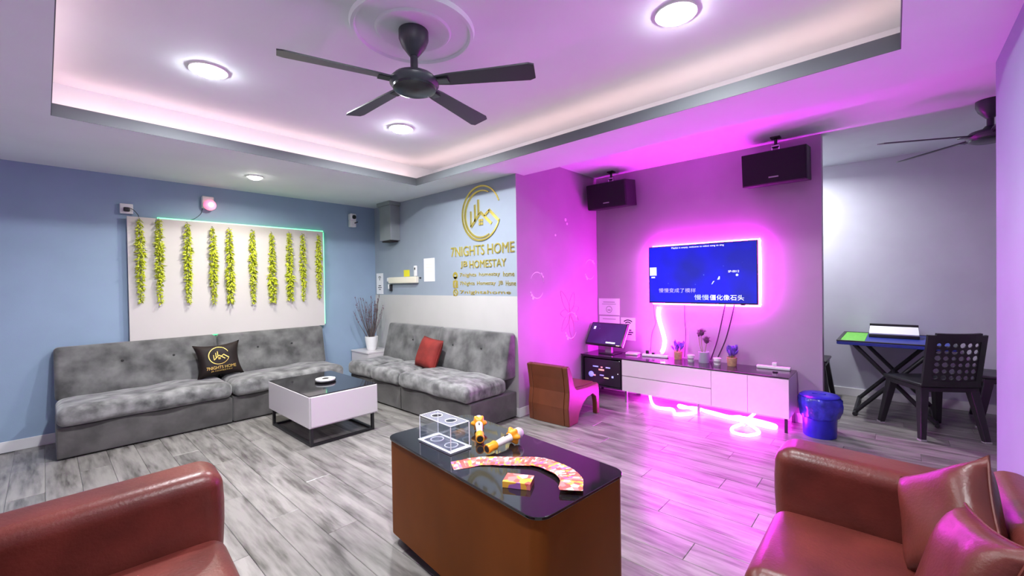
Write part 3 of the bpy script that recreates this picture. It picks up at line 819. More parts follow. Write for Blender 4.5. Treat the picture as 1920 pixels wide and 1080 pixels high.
# ================================================================== CORNER CABINET, POT
t = thing('corner_cabinet', 'small white cabinet in the room corner between the sofas', 'cabinet', (2.925, 5.29, 0))
MB().box(0, 0.385, 0, 0.455, 0.03, 0.48).build('body', 'lacquer_white', t, bevel=0.002)
MB().box(-0.008, 0.39, -0.008, 0.458, 0.48, 0.50).build('top', 'lacquer_white', t, bevel=0.002)
MB().box(0.006, 0.38, -0.012, -0.001, 0.04, 0.30).build('door', 'lacquer_white', t, bevel=0.002)
MB().box(0.006, 0.38, -0.012, -0.001, 0.306, 0.474).build('drawer', 'lacquer_white', t, bevel=0.002)
MB().box(0.03, 0.36, 0.03, 0.43, 0.0, 0.03).build('plinth', 'black_plastic', t)
t = thing('twig_pot', 'white ceramic pot of dry twigs on the corner cabinet', 'potted twigs', (3.10, 5.50, 0.50))
MB().lathe([(0.0, 0.0), (0.055, 0.0), (0.065, 0.02), (0.088, 0.14), (0.092, 0.19), (0.086, 0.192), (0.078, 0.15), (0.0, 0.15)], 28).build('pot', 'ceramic_white', t, smooth=True)
rg = random.Random(4)
for k in range(30):
    an = rg.uniform(0, 2*math.pi); r0 = rg.uniform(0.0, 0.055)
    lean = rg.uniform(0.02, 0.10) if k < 18 else rg.uniform(0.12, 0.22)
    # keep the twigs clear of both walls
    dx, dy = math.cos(an)*lean, math.sin(an)*lean
    dx = min(dx, 0.10); dy = min(dy, 0.14)
    h = rg.uniform(0.48, 0.66) if k < 13 else rg.uniform(0.42, 0.62)
    p = [(math.cos(an)*r0*0.6, math.sin(an)*r0*0.6, 0.14), (math.cos(an)*r0+dx*0.35, math.sin(an)*r0+dy*0.35, 0.14+h*0.35), (math.cos(an)*r0+dx*0.7+rg.uniform(-.012,.012), math.sin(an)*r0+dy*0.7, 0.14+h*0.7), (math.cos(an)*r0+dx, math.sin(an)*r0+dy, 0.14+h)]
    tw = MB().tube(p, [0.0045, 0.004, 0.003, 0.002], 5, sub=3).build('twig', 'twig', t)
    mb = MB()
    for q in range(9):
        f = rg.uniform(0.45, 1.0); i = min(2, int(f*3)); fr_ = f*3-i
        c = Vector(p[i]).lerp(Vector(p[i+1]), min(1, fr_)); c += Vector((rg.uniform(-.006,.006), rg.uniform(-.006,.006), 0))
        mb.lathe([(0.0, -0.010), (0.005, -0.002), (0.0035, 0.008), (0.0, 0.012)], 5, Matrix.Translation(c) @ Euler((rg.uniform(-.5,.5), rg.uniform(-.5,.5), 0)).to_matrix().to_4x4())
    tag(mb.build('buds', 'twig_bud', tw), kind='stuff')

# ================================================================== COFFEE TABLE (white)
t = thing('coffee_table', 'white square coffee table with black glass top between the grey sofas', 'coffee table', (1.52, 3.765, 0))
W_, D_ = 0.65, 0.985
MB().box(0, W_, 0, D_, 0.17, 0.445).build('body', 'lacquer_white', t, bevel=0.003)
MB().box(0.012, W_-0.006, -0.012, -0.0005, 0.182, 0.443).build('drawer', 'lacquer_white', t, bevel=0.002)
MB().box(0.006, W_-0.006, 0.006, D_-0.006, 0.4455, 0.4535).build('glass_top', 'black_glass', t, bevel=0.001)
for y in (0.03, D_-0.055):
    f = MB(); f.box(0.02, 0.045, y, y+0.025, 0.0, 0.17); f.box(W_-0.045, W_-0.02, y, y+0.025, 0.0, 0.17); f.box(0.045, W_-0.045, y, y+0.025, 0.0, 0.02)
    f.build('leg_frame', 'black_metal', t)
MB().box(0.02, 0.045, 0.055, D_-0.055, 0.0, 0.02).build('floor_rail', 'black_metal', t)
MB().box(W_-0.045, W_-0.02, 0.055, D_-0.055, 0.0, 0.02).build('floor_rail', 'black_metal', t)
t = thing('round_device', 'round white and black disc device on the black glass coffee table', 'device', (1.875, 4.235, 0.4535))
MB().lathe([(0.0, 0.0), (0.085, 0.0), (0.098, 0.008), (0.098, 0.018), (0.092, 0.022), (0.0, 0.022)], 36).build('base', 'black_plastic', t, smooth=True)
mb = MB(); ring_flat(mb, 0, 0, 0.092, 0.036, 0.0222, 0.034, seg=40); mb.build('disc', 'ceramic_white', t, smooth=30)
MB().lathe([(0.034, 0.0222), (0.034, 0.031), (0.026, 0.036), (0.0, 0.036)], 24).build('knob', 'black_satin', t, smooth=True)

# ================================================================== DARK CENTRE TABLE
ct = thing('centre_table', 'brown wooden centre table with rounded black glass top', 'coffee table', (1.4725, 1.4775, 0), R(-5.5))
hw, hl = 0.272, 0.578
MB().prism(rrect(-hw, hw, -hl, hl, 0.055, 8), 0.06, 0.566).build('body', 'wood_side', ct, smooth=30)
MB().prism(rrect(-hw-0.008, hw+0.008, -hl-0.008, hl+0.008, 0.065, 8), 0.568, 0.580).build('glass_top', 'black_glass', ct, bevel=0.002)
MB().prism(rrect(-hw+0.05, hw-0.05, -hl+0.05, hl-0.05, 0.03, 5), 0.0, 0.06).build('plinth', 'hole_dark', ct)
ZT = 0.580
# acrylic case
t = thing('acrylic_case', 'clear acrylic case with two round holes on the centre table', 'display case', (1.380, 1.740, ZT), R(-3))
w2, l2, h2 = 0.058, 0.136, 0.135
MB().prism(rrect(-w2-0.008, w2+0.008, -l2-0.008, l2+0.008, 0.006, 3), 0.0005, 0.008).build('base_plate', 'acrylic_frost', t)
for (x0, x1, y0, y1) in ((-w2-0.008, -w2+0.006, -l2-0.008, l2+0.008), (w2-0.006, w2+0.008, -l2-0.008, l2+0.008), (-w2+0.006, w2-0.006, -l2-0.008, -l2+0.02), (-w2+0.006, w2-0.006, l2-0.02, l2+0.008)):
    MB().box(x0, x1, y0, y1, 0.0081, 0.0095).build('base_rim', 'frosted_edge', t)
for s in (-1, 1):
    MB().box(s*w2-0.001, s*w2+0.001, -l2+0.001, l2-0.001, 0.0096, h2-0.003).build('side_pane', 'acrylic', t)
    MB().box(-w2+0.001, w2-0.001, s*l2-0.001, s*l2+0.001, 0.0096, h2-0.003).build('end_pane', 'acrylic', t)
    for s2 in (-1, 1):
        MB().box(s*w2-0.0016, s*w2+0.0016, s2*l2-0.0016, s2*l2+0.0016, 0.0097, h2-0.003).build('edge', 'frosted_edge', t)
lid = MB()
for yc in (-0.062, 0.062):
    ya, yb = (-l2, 0.0) if yc < 0 else (0.0, l2)
    n_ = 32; ci = []; sq = []
    for k in range(n_):
        a_ = 2*math.pi*k/n_; ux, uy = math.cos(a_), math.sin(a_)
        ci.append((0.028*ux, yc+0.028*uy))
        tx = w2/abs(ux) if abs(ux) > 1e-6 else 1e9
        ty = ((yb-yc) if uy > 0 else (yc-ya))/abs(uy) if abs(uy) > 1e-6 else 1e9
        m_ = min(tx, ty); sq.append((ux*m_, yc+uy*m_))
    for zz in (h2-0.0028, h2):
        lid.add([(x, y, zz) for x, y in sq+ci], [(k, (k+1) % n_, n_+(k+1) % n_, n_+k) for k in range(n_)])
lid.build('lid', 'acrylic_frost', t)
for (x0, x1, y0, y1) in ((-w2-0.001, -w2+0.003, -l2, l2), (w2-0.003, w2+0.001, -l2, l2), (-w2+0.003, w2-0.003, -l2-0.001, -l2+0.003), (-w2+0.003, w2-0.003, l2-0.003, l2+0.001)):
    MB().box(x0, x1, y0, y1, h2+0.0002, h2+0.002).build('lid_edge', 'frosted_edge', t)
for y in (-0.062, 0.062):
    mb = MB(); ring_flat(mb, 0, y, 0.031, 0.0275, h2+0.0003, h2+0.003, seg=28); mb.build('hole_rim', 'frosted_edge', t, smooth=30)
    mb = MB(); ring_flat(mb, 0, y, 0.036, 0.031, 0.0085, 0.013, seg=28); mb.build('holder_ring', 'frosted_edge', t, smooth=30)
# microphones
def microphone(label, p0, p1):
    p0 = Vector(p0); p1 = Vector(p1); d = p1-p0; L_ = d.length
    t = thing('microphone', label, 'microphone', group='orange and white microphones')
    t.matrix_world = Matrix.Translation(p0) @ d.to_track_quat('Z', 'Y').to_matrix().to_4x4()
    MB().lathe([(0.013, 0.0), (0.022, 0.0), (0.0235, 0.01), (0.021, 0.03), (0.0235, 0.055), (0.019, 0.062), (0.0, 0.062)], 24).build('end_sleeve', 'orange_plastic', t, smooth=True)
    MB().lathe([(0.0, 0.012), (0.0165, 0.012), (0.0165, -0.0006), (0.0, -0.0006)], 20).build('end_hole', 'hole_dark', t)
    MB().lathe([(0.0, 0.062), (0.0155, 0.062), (0.0175, L_*0.4), (0.021, L_-0.078), (0.0, L_-0.078)], 24).build('handle', 'mic_white', t, smooth=True)
    MB().lathe([(0.021, L_-0.082), (0.030, L_-0.074), (0.039, L_-0.062), (0.039, L_-0.052), (0.030, L_-0.042), (0.0, L_-0.042)], 36,
               wob=lambda a, z: 1+0.18*math.cos(6*a)*max(0, min(1, (z-(L_-0.082))/0.015))).build('ring_guard', 'orange_plastic', t, smooth=60)
    MB().lathe([(0.024, L_-0.042), (0.029, L_-0.034), (0.029, L_-0.014), (0.020, L_+0.002), (0.0, L_+0.008)], 24).build('head_mesh', 'mesh_metal', t, smooth=True)
    MB().rbox(-0.004, 0.004, 0.0185, 0.0225, L_*0.5, L_*0.5+0.03, 0.002, k=1).build('switch', 'black_plastic', t)
    return t
microphone('orange and white microphone lying beside the acrylic case', (1.497, 1.592, ZT+0.0275), (1.672, 1.788, ZT+0.048))
microphone('orange and white microphone lying crossways beside the fanned cards', (1.425, 1.470, ZT+0.0275), (1.668, 1.462, ZT+0.048))
# fanned cards, each its own thing, in overlapping order
ctrl = [(1.262, 1.487), (1.362, 1.425), (1.444, 1.307), (1.505, 1.212), (1.498, 1.090), (1.455, 1.003), (1.385, 0.955)]
def catmull(P, n):
    P = [Vector((p[0], p[1], 0)) for p in P]; out = []
    m_ = len(P)-1
    for k in range(n):
        f = k/(n-1)*m_; i = min(m_-1, int(f)); t_ = f-i
        g = lambda q: P[max(0, min(len(P)-1, q))]
        a_, b2, c2, d2 = g(i-1), g(i), g(i+1), g(i+2)
        out.append(0.5*((2*b2)+(c2-a_)*t_+(2*a_-5*b2+4*c2-d2)*t_*t_+(3*b2-a_-3*c2+d2)*t_**3))
    return out
NC = 46
cp = catmull(ctrl, NC)
cm = MB().prism(rrect(-0.029, 0.029, -0.046, 0.046, 0.005, 2), 0.0, 0.0004).mesh('playing_card'); cm.materials.append(MATS['card_print'])
for k in range(NC):
    d = cp[min(NC-1, k+1)]-cp[max(0, k-1)]
    an = math.atan2(d.y, d.x)+random.uniform(-0.07, 0.07)
    o = place('playing_card', cm, loc=(cp[k].x+random.uniform(-.002,.002), cp[k].y+random.uniform(-.002,.002), ZT+0.0004+0.00045*k), rot=(0, 0, an))
    lab = 'colourful printed card in the fanned row on the centre table'
    if k == NC-1: lab = 'fully showing end card of the fanned row, close to the table edge'
    if k == 0: lab = 'first card of the fanned row, pointing toward the acrylic case side'
    tag(o, lab, 'card', 'cards fanned out on the centre table')
t = thing('card_box', 'small red printed card box on the black glass centre table', 'box', (1.297, 1.153, ZT), R(-63))
MB().box(-0.058, 0.058, -0.040, 0.040, 0.0005, 0.026).build('carton', 'card_box_print', t, bevel=0.001)
MB().box(0.0582, 0.0586, -0.036, 0.036, 0.003, 0.024).build('flap', 'red_fabric', t)

# ================================================================== LEATHER LOVESEATS
def loveseat(label, loc, rz, W_=1.68, D_=0.79, HA=0.66, seat=0.41, arm=0.26):
    """origin: back middle on the floor; +y is forward"""
    t = thing('loveseat', label, 'sofa', loc, rz, 'brown leather loveseats')
    h = W_/2
    MB().rbox(-h+0.02, h-0.02, 0.02, D_-0.03, 0.06, 0.28, 0.02, k=2).build('base', 'leather', t, smooth=True)
    def puff(q, u): return (q.x, q.y, q.z+(0.02*(1-u.x**4)*(1-u.y**4) if u.z > 0 else 0))
    for (a_, b2) in ((-h+arm+0.002, -0.002), (0.002, h-arm-0.002)):
        MB().rbox(a_, b2, 0.14, D_-0.005, 0.281, seat, 0.06, k=4, m=(8, 8, 2), deform=puff).build('seat_cushion', 'leather', t, smooth=60)
    def lean(q, u): return (q.x, q.y-0.03*max(0, (q.z-0.28))/0.4, q.z+0.008*math.sin(q.x*7)*(u.z > 0.5))
    MB().rbox(-h+0.03, h-0.03, 0.045, 0.165, 0.281, HA+0.04, 0.055, k=4, m=(10, 3, 4), deform=lean).build('backrest', 'leather', t, smooth=60)
    for s in (-1, 1):
        x0, x1 = (h-arm, h) if s > 0 else (-h, -h+arm)
        def armd(q, u):
            # the arm bulges outward at its top and dips slightly to the back
            f = max(0, (q.z-0.3)/(HA-0.3))
            return (q.x+s*0.015*math.sin(math.pi*min(1, f)), q.y+0.012*math.sin(math.pi*f), q.z-0.02*(1-(q.y/D_))*max(0, u.z))
        MB().rbox(x0, x1, 0.0, D_, 0.055, HA, 0.075, k=5, m=(3, 8, 6), deform=armd).build('arm', 'leather', t, smooth=60)
        for fy in (0.07, D_-0.08):
            MB().cyl((s*(h-0.09), fy, 0), (s*(h-0.09), fy, 0.07), 0.02, 0.028, 12).build('foot', 'black_plastic', t)
    return t
loveseat('brown leather loveseat against the lilac wall, with leather cushions', (1.59, -0.385, 0), 0)
loveseat('brown leather loveseat facing the centre table, with empty seat', (-0.345, 1.525, 0), R(-90-4))
def leather_cushion(label, loc, yaw, tilt, spin, w_, h_, th):
    t = thing('leather_cushion', label, 'cushion', group='leather cushions on the loveseat')
    t.matrix_world = Matrix.Translation(loc) @ Matrix.Rotation(R(yaw), 4, 'Z') @ Matrix.Rotation(R(-tilt), 4, 'X') @ Matrix.Rotation(R(spin), 4, 'Z')
    v_, f_ = pillow_mesh(w_, h_, th, 0.10)
    MB().add(v_, f_).build('cover', 'leather', t, smooth=70)
    mb = MB(); n_ = 12; pts = []
    for k in range(4*n_):
        u = -1+2*(k % n_)/n_; uv = ((u,-1),(1,u),(-u,1),(-1,-u))[k//n_]
        px = 1-0.10*(1-uv[1]**2)*abs(uv[0])**1.5; py = 1-0.10*(1-uv[0]**2)*abs(uv[1])**1.5
        pts.append((uv[0]*w_/2*px, uv[1]*h_/2*py, 0))
    mb.tube(pts, 0.004, 6, closed=True).build('piping', 'leather', t, smooth=True)
    return t
leather_cushion('brown leather cushion standing on its corner in the loveseat end by the arm', (1.955, -0.125, 0.625), 30, 68, 38, 0.34, 0.34, 0.13)
leather_cushion('brown leather cushion leaning on the loveseat back beside the other cushion', (1.60, -0.135, 0.600), 8, 70, 10, 0.38, 0.36, 0.13)

# ================================================================== BROWN CHAIR AT THE ALCOVE
t = thing('lounge_chair', 'low brown leather chair with arched sides facing the television cabinet', 'chair', (3.385, 2.345, 0), R(2))
def arch_profile():
    out = [(0.005, 0.0), (-0.01, 0.18), (0.012, 0.33), (-0.005, 0.46), (-0.03, 0.585), (0.03, 0.592), (0.075, 0.50), (0.125, 0.372), (0.16, 0.345), (0.36, 0.332), (0.57, 0.335), (0.60, 0.318), (0.61, 0.28), (0.612, 0.0)]
    out += [(0.555, 0.0), (0.548, 0.12), (0.53, 0.19), (0.47, 0.23), (0.36, 0.215), (0.27, 0.165), (0.205, 0.09), (0.17, 0.0)]
    return out
pr = arch_profile(); sm = []
for i in range(len(pr)):
    sm.append(pr[i])
MP = Matrix(((1,0,0,0),(0,0,1,0),(0,1,0,0),(0,0,0,1)))
for y0, y1 in ((0.0, 0.055), (0.435, 0.49)):
    MB().prism(sm, y0, y1, MP).build('side_panel', 'leather_chair', t, bevel=0.012)
bk = [(0.005, 0.0), (-0.01, 0.18), (0.012, 0.33), (-0.005, 0.46), (-0.03, 0.585), (0.03, 0.592), (0.075, 0.50), (0.125, 0.372), (0.10, 0.25), (0.10, 0.0)]
MB().prism([(x, z) for x, z in bk], 0.0555, 0.4345, MP).build('backrest', 'leather_chair', t, bevel=0.006)
MB().prism([(0.127, 0.365), (0.16, 0.350), (0.36, 0.340), (0.57, 0.342), (0.598, 0.32), (0.60, 0.27), (0.13, 0.25)], 0.0555, 0.4345, MP).build('seat', 'leather_chair', t, bevel=0.006)
MB().box(0.56, 0.605, 0.0555, 0.4345, 0.20, 0.268).build('front_rail', 'leather_chair', t, bevel=0.004)

# ================================================================== TELEVISION WALL
tv = thing('television', 'flat television with blue karaoke screen on the pink lit wall', 'television', (XT, 0, 0))
TY_0, TY_1, TZ0, TZ1 = 1.027, 2.182, 1.150, 1.816
MB().rbox(-0.090, -0.055, TY_0, TY_1, TZ0, TZ1, 0.004, k=2).build('casing', 'black_plastic', tv, smooth=True)
MB().box(-0.0915, -0.0903, TY_0+0.012, TY_1-0.012, TZ0+0.016, TZ1-0.012).build('screen', 'tv_picture', tv)
MB().box(-0.055, 0.0, 1.45, 1.75, 1.38, 1.60).build('wall_mount', 'black_metal', tv)
MB().box(-0.085, -0.065, 1.15, 1.19, TZ0-0.008, TZ0-0.0005).build('receiver', 'black_plastic', tv)
def tv_text(body, width, height, y, z, m_, name='lettering'):
    me = text_mesh(body, width, height, 0); me.materials.append(MATS[m_])
    o = place(name, me, tv); put(o, wall_x_frame(-0.0922, y, z)); return o
tv_text('Playlist is empty, welcome to select song to sing', 0.56, 0.024, 1.905, 1.772, 'lit_white')
tv_text('慢慢', 0.155, 0.058, 1.655, 1.195, 'lit_paleblue')
tv_text('僵化像石头', 0.335, 0.058, 1.492, 1.195, 'lit_white')
tv_text('慢慢变成了模样', 0.42, 0.05, 2.06, 1.275, 'lit_dimblue')
tv_text('SP-0012', 0.105, 0.022, 1.305, 1.490, 'lit_white')
MB().box(-0.0922, -0.0917, 2.085, 2.168, 1.475, 1.572).build('blank_square', 'lit_paleblue', tv)
MB().box(-0.0922, -0.0917, 2.105, 2.150, 1.445, 1.462).build('caption_bar', 'lit_paleblue', tv)
mb = MB(); ring_flat(mb, 0, 0, 0.013, 0.0005, 0, 0.0005, seg=18); put(mb.build('icon', 'lit_paleblue', tv), wall_x_frame(-0.0922, 1.22, 1.462))
mb = MB(); mb.prism([(0, 0), (0.012, 0.004), (0.034, 0.040), (0.018, 0.034)], 0, 0.0005); mb.prism([(0.06, 0.05), (0.085, 0.052), (0.088, 0.085), (0.078, 0.088)], 0, 0.0005); put(mb.build('icon', 'lit_paleblue', tv), wall_x_frame(-0.0922, 1.475, 1.365))

# pink neon: loop round the television, tail down to the cabinet
nl_ = thing('neon_rope', 'glowing pink neon rope looped behind the television', 'neon light', (0, 0, 0))
xn = XT-0.030
loop = [(xn, 2.10, 1.150), (xn, 1.60, 1.148), (xn, 1.07, 1.146), (xn, 1.030, 1.18), (xn, 1.022, 1.48), (xn, 1.030, 1.78), (xn, 1.07, 1.815), (xn, 1.60, 1.815), (xn, 2.10, 1.812), (xn, 2.15, 1.79), (xn, 2.155, 1.48), (xn, 2.15, 1.18)]
MB().tube(loop, 0.017, 8, closed=True, sub=5).build('loop', 'neon_pink', nl_, smooth=True)
MB().tube([(xn, 2.085, 1.10), (xn-0.01, 2.092, 1.03), (xn-0.015, 2.075, 0.93), (xn-0.02, 2.035, 0.80), (xn-0.02, 2.015, 0.70), (xn-0.02, 2.03, 0.61), (xn-0.02, 2.05, 0.565)], 0.026, 8, sub=5).build('tail', 'neon_pink', nl_, smooth=True)

def cable(label, pts, r=0.004, m_='black_plastic', cat='cable'):
    o = MB().tube(pts, r, 6, sub=6).build('cable', m_, smooth=True); return tag(o, label, cat, 'cables below the television')
cable('thin bent cable hanging between the neon tail and wireless sign', [(XT-0.012, 2.165, 1.14), (XT-0.012, 2.150, 0.98), (XT-0.012, 2.140, 0.90), (XT-0.012, 2.19, 0.76), (XT-0.012, 2.21, 0.55)], 0.003)
cable('thin straight cable hanging between neon tail and grey flower pot', [(XT-0.010, 1.795, 1.15), (XT-0.010, 1.793, 0.95), (XT-0.010, 1.785, 0.80), (XT-0.010, 1.80, 0.53)], 0.003)
cable('thick slanting cable ending behind the grey flower pot', [(XT-0.065, 1.345, 1.148), (XT-0.065, 1.375, 1.0), (XT-0.03, 1.44, 0.75), (XT-0.03, 1.51, 0.53)], 0.006)
cable('thick slanting cable ending at the printed cup', [(XT-0.065, 1.255, 1.148), (XT-0.065, 1.29, 0.98), (XT-0.03, 1.36, 0.75), (XT-0.03, 1.45, 0.53)], 0.006)

paper_sign('white paper sign with round symbol in the alcove corner above the monitor', wall_x_frame(XT, 2.768, 1.085), 0.30, 0.215, ring=(0.0, -0.035, 0.045), rules=((0, 0.06, 0.17, 0.009, 'ink_grey'), (0, 0.035, 0.20, 0.007, 'ink_grey')))
paper_sign('white paper sign half hidden behind the touch monitor', wall_x_frame(XT, 2.768, 0.86), 0.29, 0.205, rules=((0, 0.065, 0.19, 0.008, 'ink_grey'),))
paper_sign('white paper sign with black wireless symbol beside the touch monitor', wall_x_frame(XT, 2.503, 0.81), 0.195, 0.285, wifi=(0.0, 0.035, 0.085), rules=((0.01, -0.015, 0.07, 0.014, 'ink'), (0.01, -0.042, 0.12, 0.014, 'ink'), (0.01, -0.068, 0.08, 0.014, 'ink')))

# ---------------------------------------------------------------- television cabinet
tc = thing('television_cabinet', 'long low white cabinet with black glass top under the television', 'cabinet', (4.5, 0, 0))
y0, y1, ym, zb, zt = 0.712, 2.365, 1.379, 0.135, 0.503
MB().box(0.014, 0.435, y0, y1, zb, zt-0.001).build('body', 'lacquer_white', tc, bevel=0.002)
MB().box(0.0, 0.013, ym+0.002, y1-0.004, 0.319, zt-0.006).build('drawer', 'lacquer_white', tc, bevel=0.0015)
MB().box(0.0, 0.013, ym+0.002, y1-0.004, zb+0.003, 0.310).build('drawer', 'lacquer_white', tc, bevel=0.0015)
MB().box(0.0, 0.013, 1.051, ym-0.002, zb+0.003, zt-0.006).build('door', 'lacquer_white', tc, bevel=0.0015)
MB().box(0.0, 0.013, y0+0.001, 1.048, zb+0.003, zt-0.006).build('door', 'lacquer_white', tc, bevel=0.0015)
MB().box(0.002, 0.435, y0+0.002, 2.925, zt, zt+0.011).build('glass_top', 'black_glass_soft', tc, bevel=0.001)
# black side unit, open at the front
sd = MB()
sd.box(0.02, 0.435, 2.372, 2.384, zb, zt-0.001); sd.box(0.02, 0.435, 2.906, 2.922, zb, zt-0.001); sd.box(0.02, 0.435, 2.384, 2.906, zb, zb+0.016); sd.box(0.42, 0.435, 2.384, 2.906, zb+0.016, zt-0.001); sd.box(0.02, 0.42, 2.384, 2.906, zt-0.018, zt-0.001)
sd.build('side_unit', 'black_glass_soft', tc)
for (yy, xx, m_) in ((y0+0.03, 0.03, 'black_metal'), (y0+0.03, 0.40, 'black_metal'), (1.52, 0.05, 'chrome'), (2.33, 0.03, 'chrome'), (2.33, 0.40, 'chrome'), (2.86, 0.40, 'black_metal'), (2.86, 0.03, 'black_metal')):
    MB().box(xx, xx+0.025, yy-0.012, yy+0.012, 0, zb).build('leg', m_, tc)
am = thing('karaoke_amplifier', 'black karaoke amplifier with coloured lights inside the dark cabinet end', 'amplifier', (4.53, 2.645, zb+0.016))
MB().rbox(0.0, 0.33, -0.245, 0.245, 0.004, 0.318, 0.006, k=2).build('case', 'black_glass_soft', am, smooth=True)
def amp_mark(yv, zv, ww, hh, m_):
    MB().rbox(-0.003, -0.0003, yv-ww/2, yv+ww/2, zv-hh/2, zv+hh/2, 0.001, k=1, m=(1,1,1)).build('indicator', m_, am)
for (yv, zv, ww, hh, m_) in ((0.085, 0.225, 0.075, 0.014, 'lit_blue'), (0.0, 0.222, 0.026, 0.016, 'lit_red'), (-0.085, 0.225, 0.060, 0.014, 'lit_blue'), (0.005, 0.190, 0.075, 0.020, 'lit_red'), (0.005, 0.186, 0.03, 0.008, 'lit_amber'),
                             (0.0, 0.125, 0.055, 0.014, 'lit_blue'), (-0.06, 0.098, 0.065, 0.012, 'lit_amber'), (-0.145, 0.120, 0.024, 0.024, 'lit_blue'), (0.10, 0.115, 0.03, 0.018, 'lit_red'), (-0.215, 0.165, 0.010, 0.010, 'lit_white')):
    amp_mark(yv, zv, ww, hh, m_)
MB().lathe([(0.0, 0.0), (0.034, 0.0), (0.034, 0.010), (0.028, 0.014), (0.0, 0.014)], 24, Matrix.Translation((-0.0003, 0.145, 0.125)) @ Matrix.Rotation(R(-90), 4, 'Y')).build('volume_knob', 'lit_blue', am, smooth=True)

ZC = zt+0.011
# touch monitor on its stand
t = thing('touch_monitor', 'dark touch monitor tilted on a stand at the cabinet end', 'monitor', (4.73, 2.655, ZC), R(-4))
MB().rbox(-0.09, 0.12, -0.115, 0.095, 0.0005, 0.012, 0.005, k=2).build('foot_plate', 'black_plastic', t, smooth=True)
MB().box(-0.02, 0.02, -0.045, 0.045, 0.012, 0.15).build('neck', 'brown_paper_label', t, bevel=0.003)
MS = Matrix.Translation((-0.05, 0, 0.245)) @ Matrix.Rotation(R(33), 4, 'Y')
put(MB().rbox(-0.012, 0.024, -0.258, 0.258, -0.155, 0.155, 0.008, k=2).build('panel', 'black_plastic', t, smooth=True), MS)
put(MB().rbox(0.0245, 0.045, -0.262, 0.262, -0.150, 0.158, 0.008, k=2).build('rear_shell', 'plastic_white', t, smooth=True), MS)
put(MB().box(-0.0135, -0.0123, -0.243, 0.243, -0.138, 0.140).build('screen', 'monitor_picture', t), MS)
put(MB().box(-0.0145, -0.0136, -0.165, -0.035, -0.125, -0.108).build('status_bar', 'lit_white', t), MS)
put(MB().box(-0.0145, -0.0136, 0.175, 0.205, 0.055, 0.095).build('icon', 'lit_paleblue', t), MS)
put(MB().box(-0.0145, -0.0136, -0.235, -0.19, -0.150, -0.142).build('power_light', 'lit_amber', t), MS)
t = thing('router_box', 'flat white box beside the touch monitor on the cabinet', 'router', (4.83, 2.385, ZC), R(8))
MB().rbox(-0.06, 0.06, -0.075, 0.075, 0.0005, 0.026, 0.010, k=3).build('case', 'plastic_white', t, smooth=True)
MB().box(-0.0615, -0.0603, -0.02, 0.02, 0.010, 0.016).build('light', 'lit_red', t)
def power_strip(label, loc, rz, L_, plugs):
    t = thing('power_strip', label, 'power strip', loc, rz)
    MB().rbox(-0.03, 0.03, -L_/2, L_/2, 0.0005, 0.03, 0.008, k=2).build('case', 'plastic_white', t, smooth=True)
    for yy, m_, hh in plugs: MB().rbox(-0.018, 0.018, yy-0.02, yy+0.02, 0.0305, 0.0305+hh, 0.006, k=2).build('plug', m_, t, smooth=True)
    return t
power_strip('white power strip with dark plugs below the neon tail', (4.83, 2.10, ZC), R(6), 0.30, ((0.09, 'black_plastic', 0.04), (0.02, 'black_plastic', 0.02), (-0.08, 'plastic_white', 0.02)))
power_strip('white power strip with one white plug at the cabinet end', (4.87, 0.90, ZC), R(2), 0.29, ((-0.01, 'plastic_white', 0.035),))
t = thing('remote_control', 'tiny black remote lying on the glass at the cabinet end', 'remote', (4.70, 0.855, ZC), R(20))
MB().rbox(-0.018, 0.018, -0.022, 0.022, 0.0005, 0.010, 0.004, k=2).build('case', 'black_plastic', t, smooth=True)
MB().box(-0.006, 0.006, -0.008, 0.008, 0.0103, 0.012).build('button', 'ink_grey', t)

def lavender_pot(label, loc, seed):
    t = thing('lavender_pot', label, 'potted plant', loc, group='little lavender pots')
    MB().lathe([(0.0, 0.0005), (0.042, 0.0005), (0.044, 0.01), (0.050, 0.085), (0.046, 0.09), (0.042, 0.08), (0.0, 0.08)], 20).build('pot', 'pot_kraft', t, smooth=True)
    rg = random.Random(seed); st = MB(); fl = MB()
    for k in range(34):
        an = rg.uniform(0, 6.28); r0 = rg.uniform(0, 0.03); ln = rg.uniform(0.0, 0.05); h = rg.uniform(0.05, 0.13)
        p0 = Vector((math.cos(an)*r0, math.sin(an)*r0, 0.08)); p1 = p0+Vector((math.cos(an)*ln, math.sin(an)*ln, h))
        st.cyl(p0, p1, 0.0015, seg=4)
        d = (p1-p0).normalized()
        fl.lathe([(0.0, -0.045), (0.008, -0.03), (0.009, -0.005), (0.005, 0.01), (0.0, 0.018)], 6, Matrix.Translation(p1) @ d.to_track_quat('Z', 'Y').to_matrix().to_4x4())
    tag(st.build('stems', 'stem_green', t), kind='stuff'); tag(fl.build('flowers', 'lavender', t, smooth=True), kind='stuff')
    return t
lavender_pot('little kraft pot of purple lavender between the neon tail and printed jar', (4.855, 1.845, ZC), 1)
lavender_pot('little kraft pot of purple lavender farthest along toward the power strip', (4.80, 1.262, ZC), 2)
def printed_cup(label, loc):
    t = thing('printed_cup', label, 'cup', loc, group='small printed cups on the cabinet')
    MB().lathe([(0.0, 0.0005), (0.032, 0.0005), (0.034, 0.008), (0.036, 0.058), (0.0, 0.058)], 20).build('cup', 'ceramic_white', t, smooth=True)
    MB().lathe([(0.0, 0.0582), (0.039, 0.0582), (0.039, 0.068), (0.03, 0.072), (0.0, 0.072)], 20).build('lid', 'plastic_white', t, smooth=True)
    mb = MB(); ring_flat(mb, 0, 0, 0.0365, 0.0352, 0.016, 0.040, 95, 250, 14); mb.build('printed_band', 'brown_paper_label', t)
    return t
printed_cup('small white printed cup between neon tail lavender and grey flower pot', (4.815, 1.685, ZC))
printed_cup('small white printed cup between grey flower pot and lavender', (4.785, 1.402, ZC))
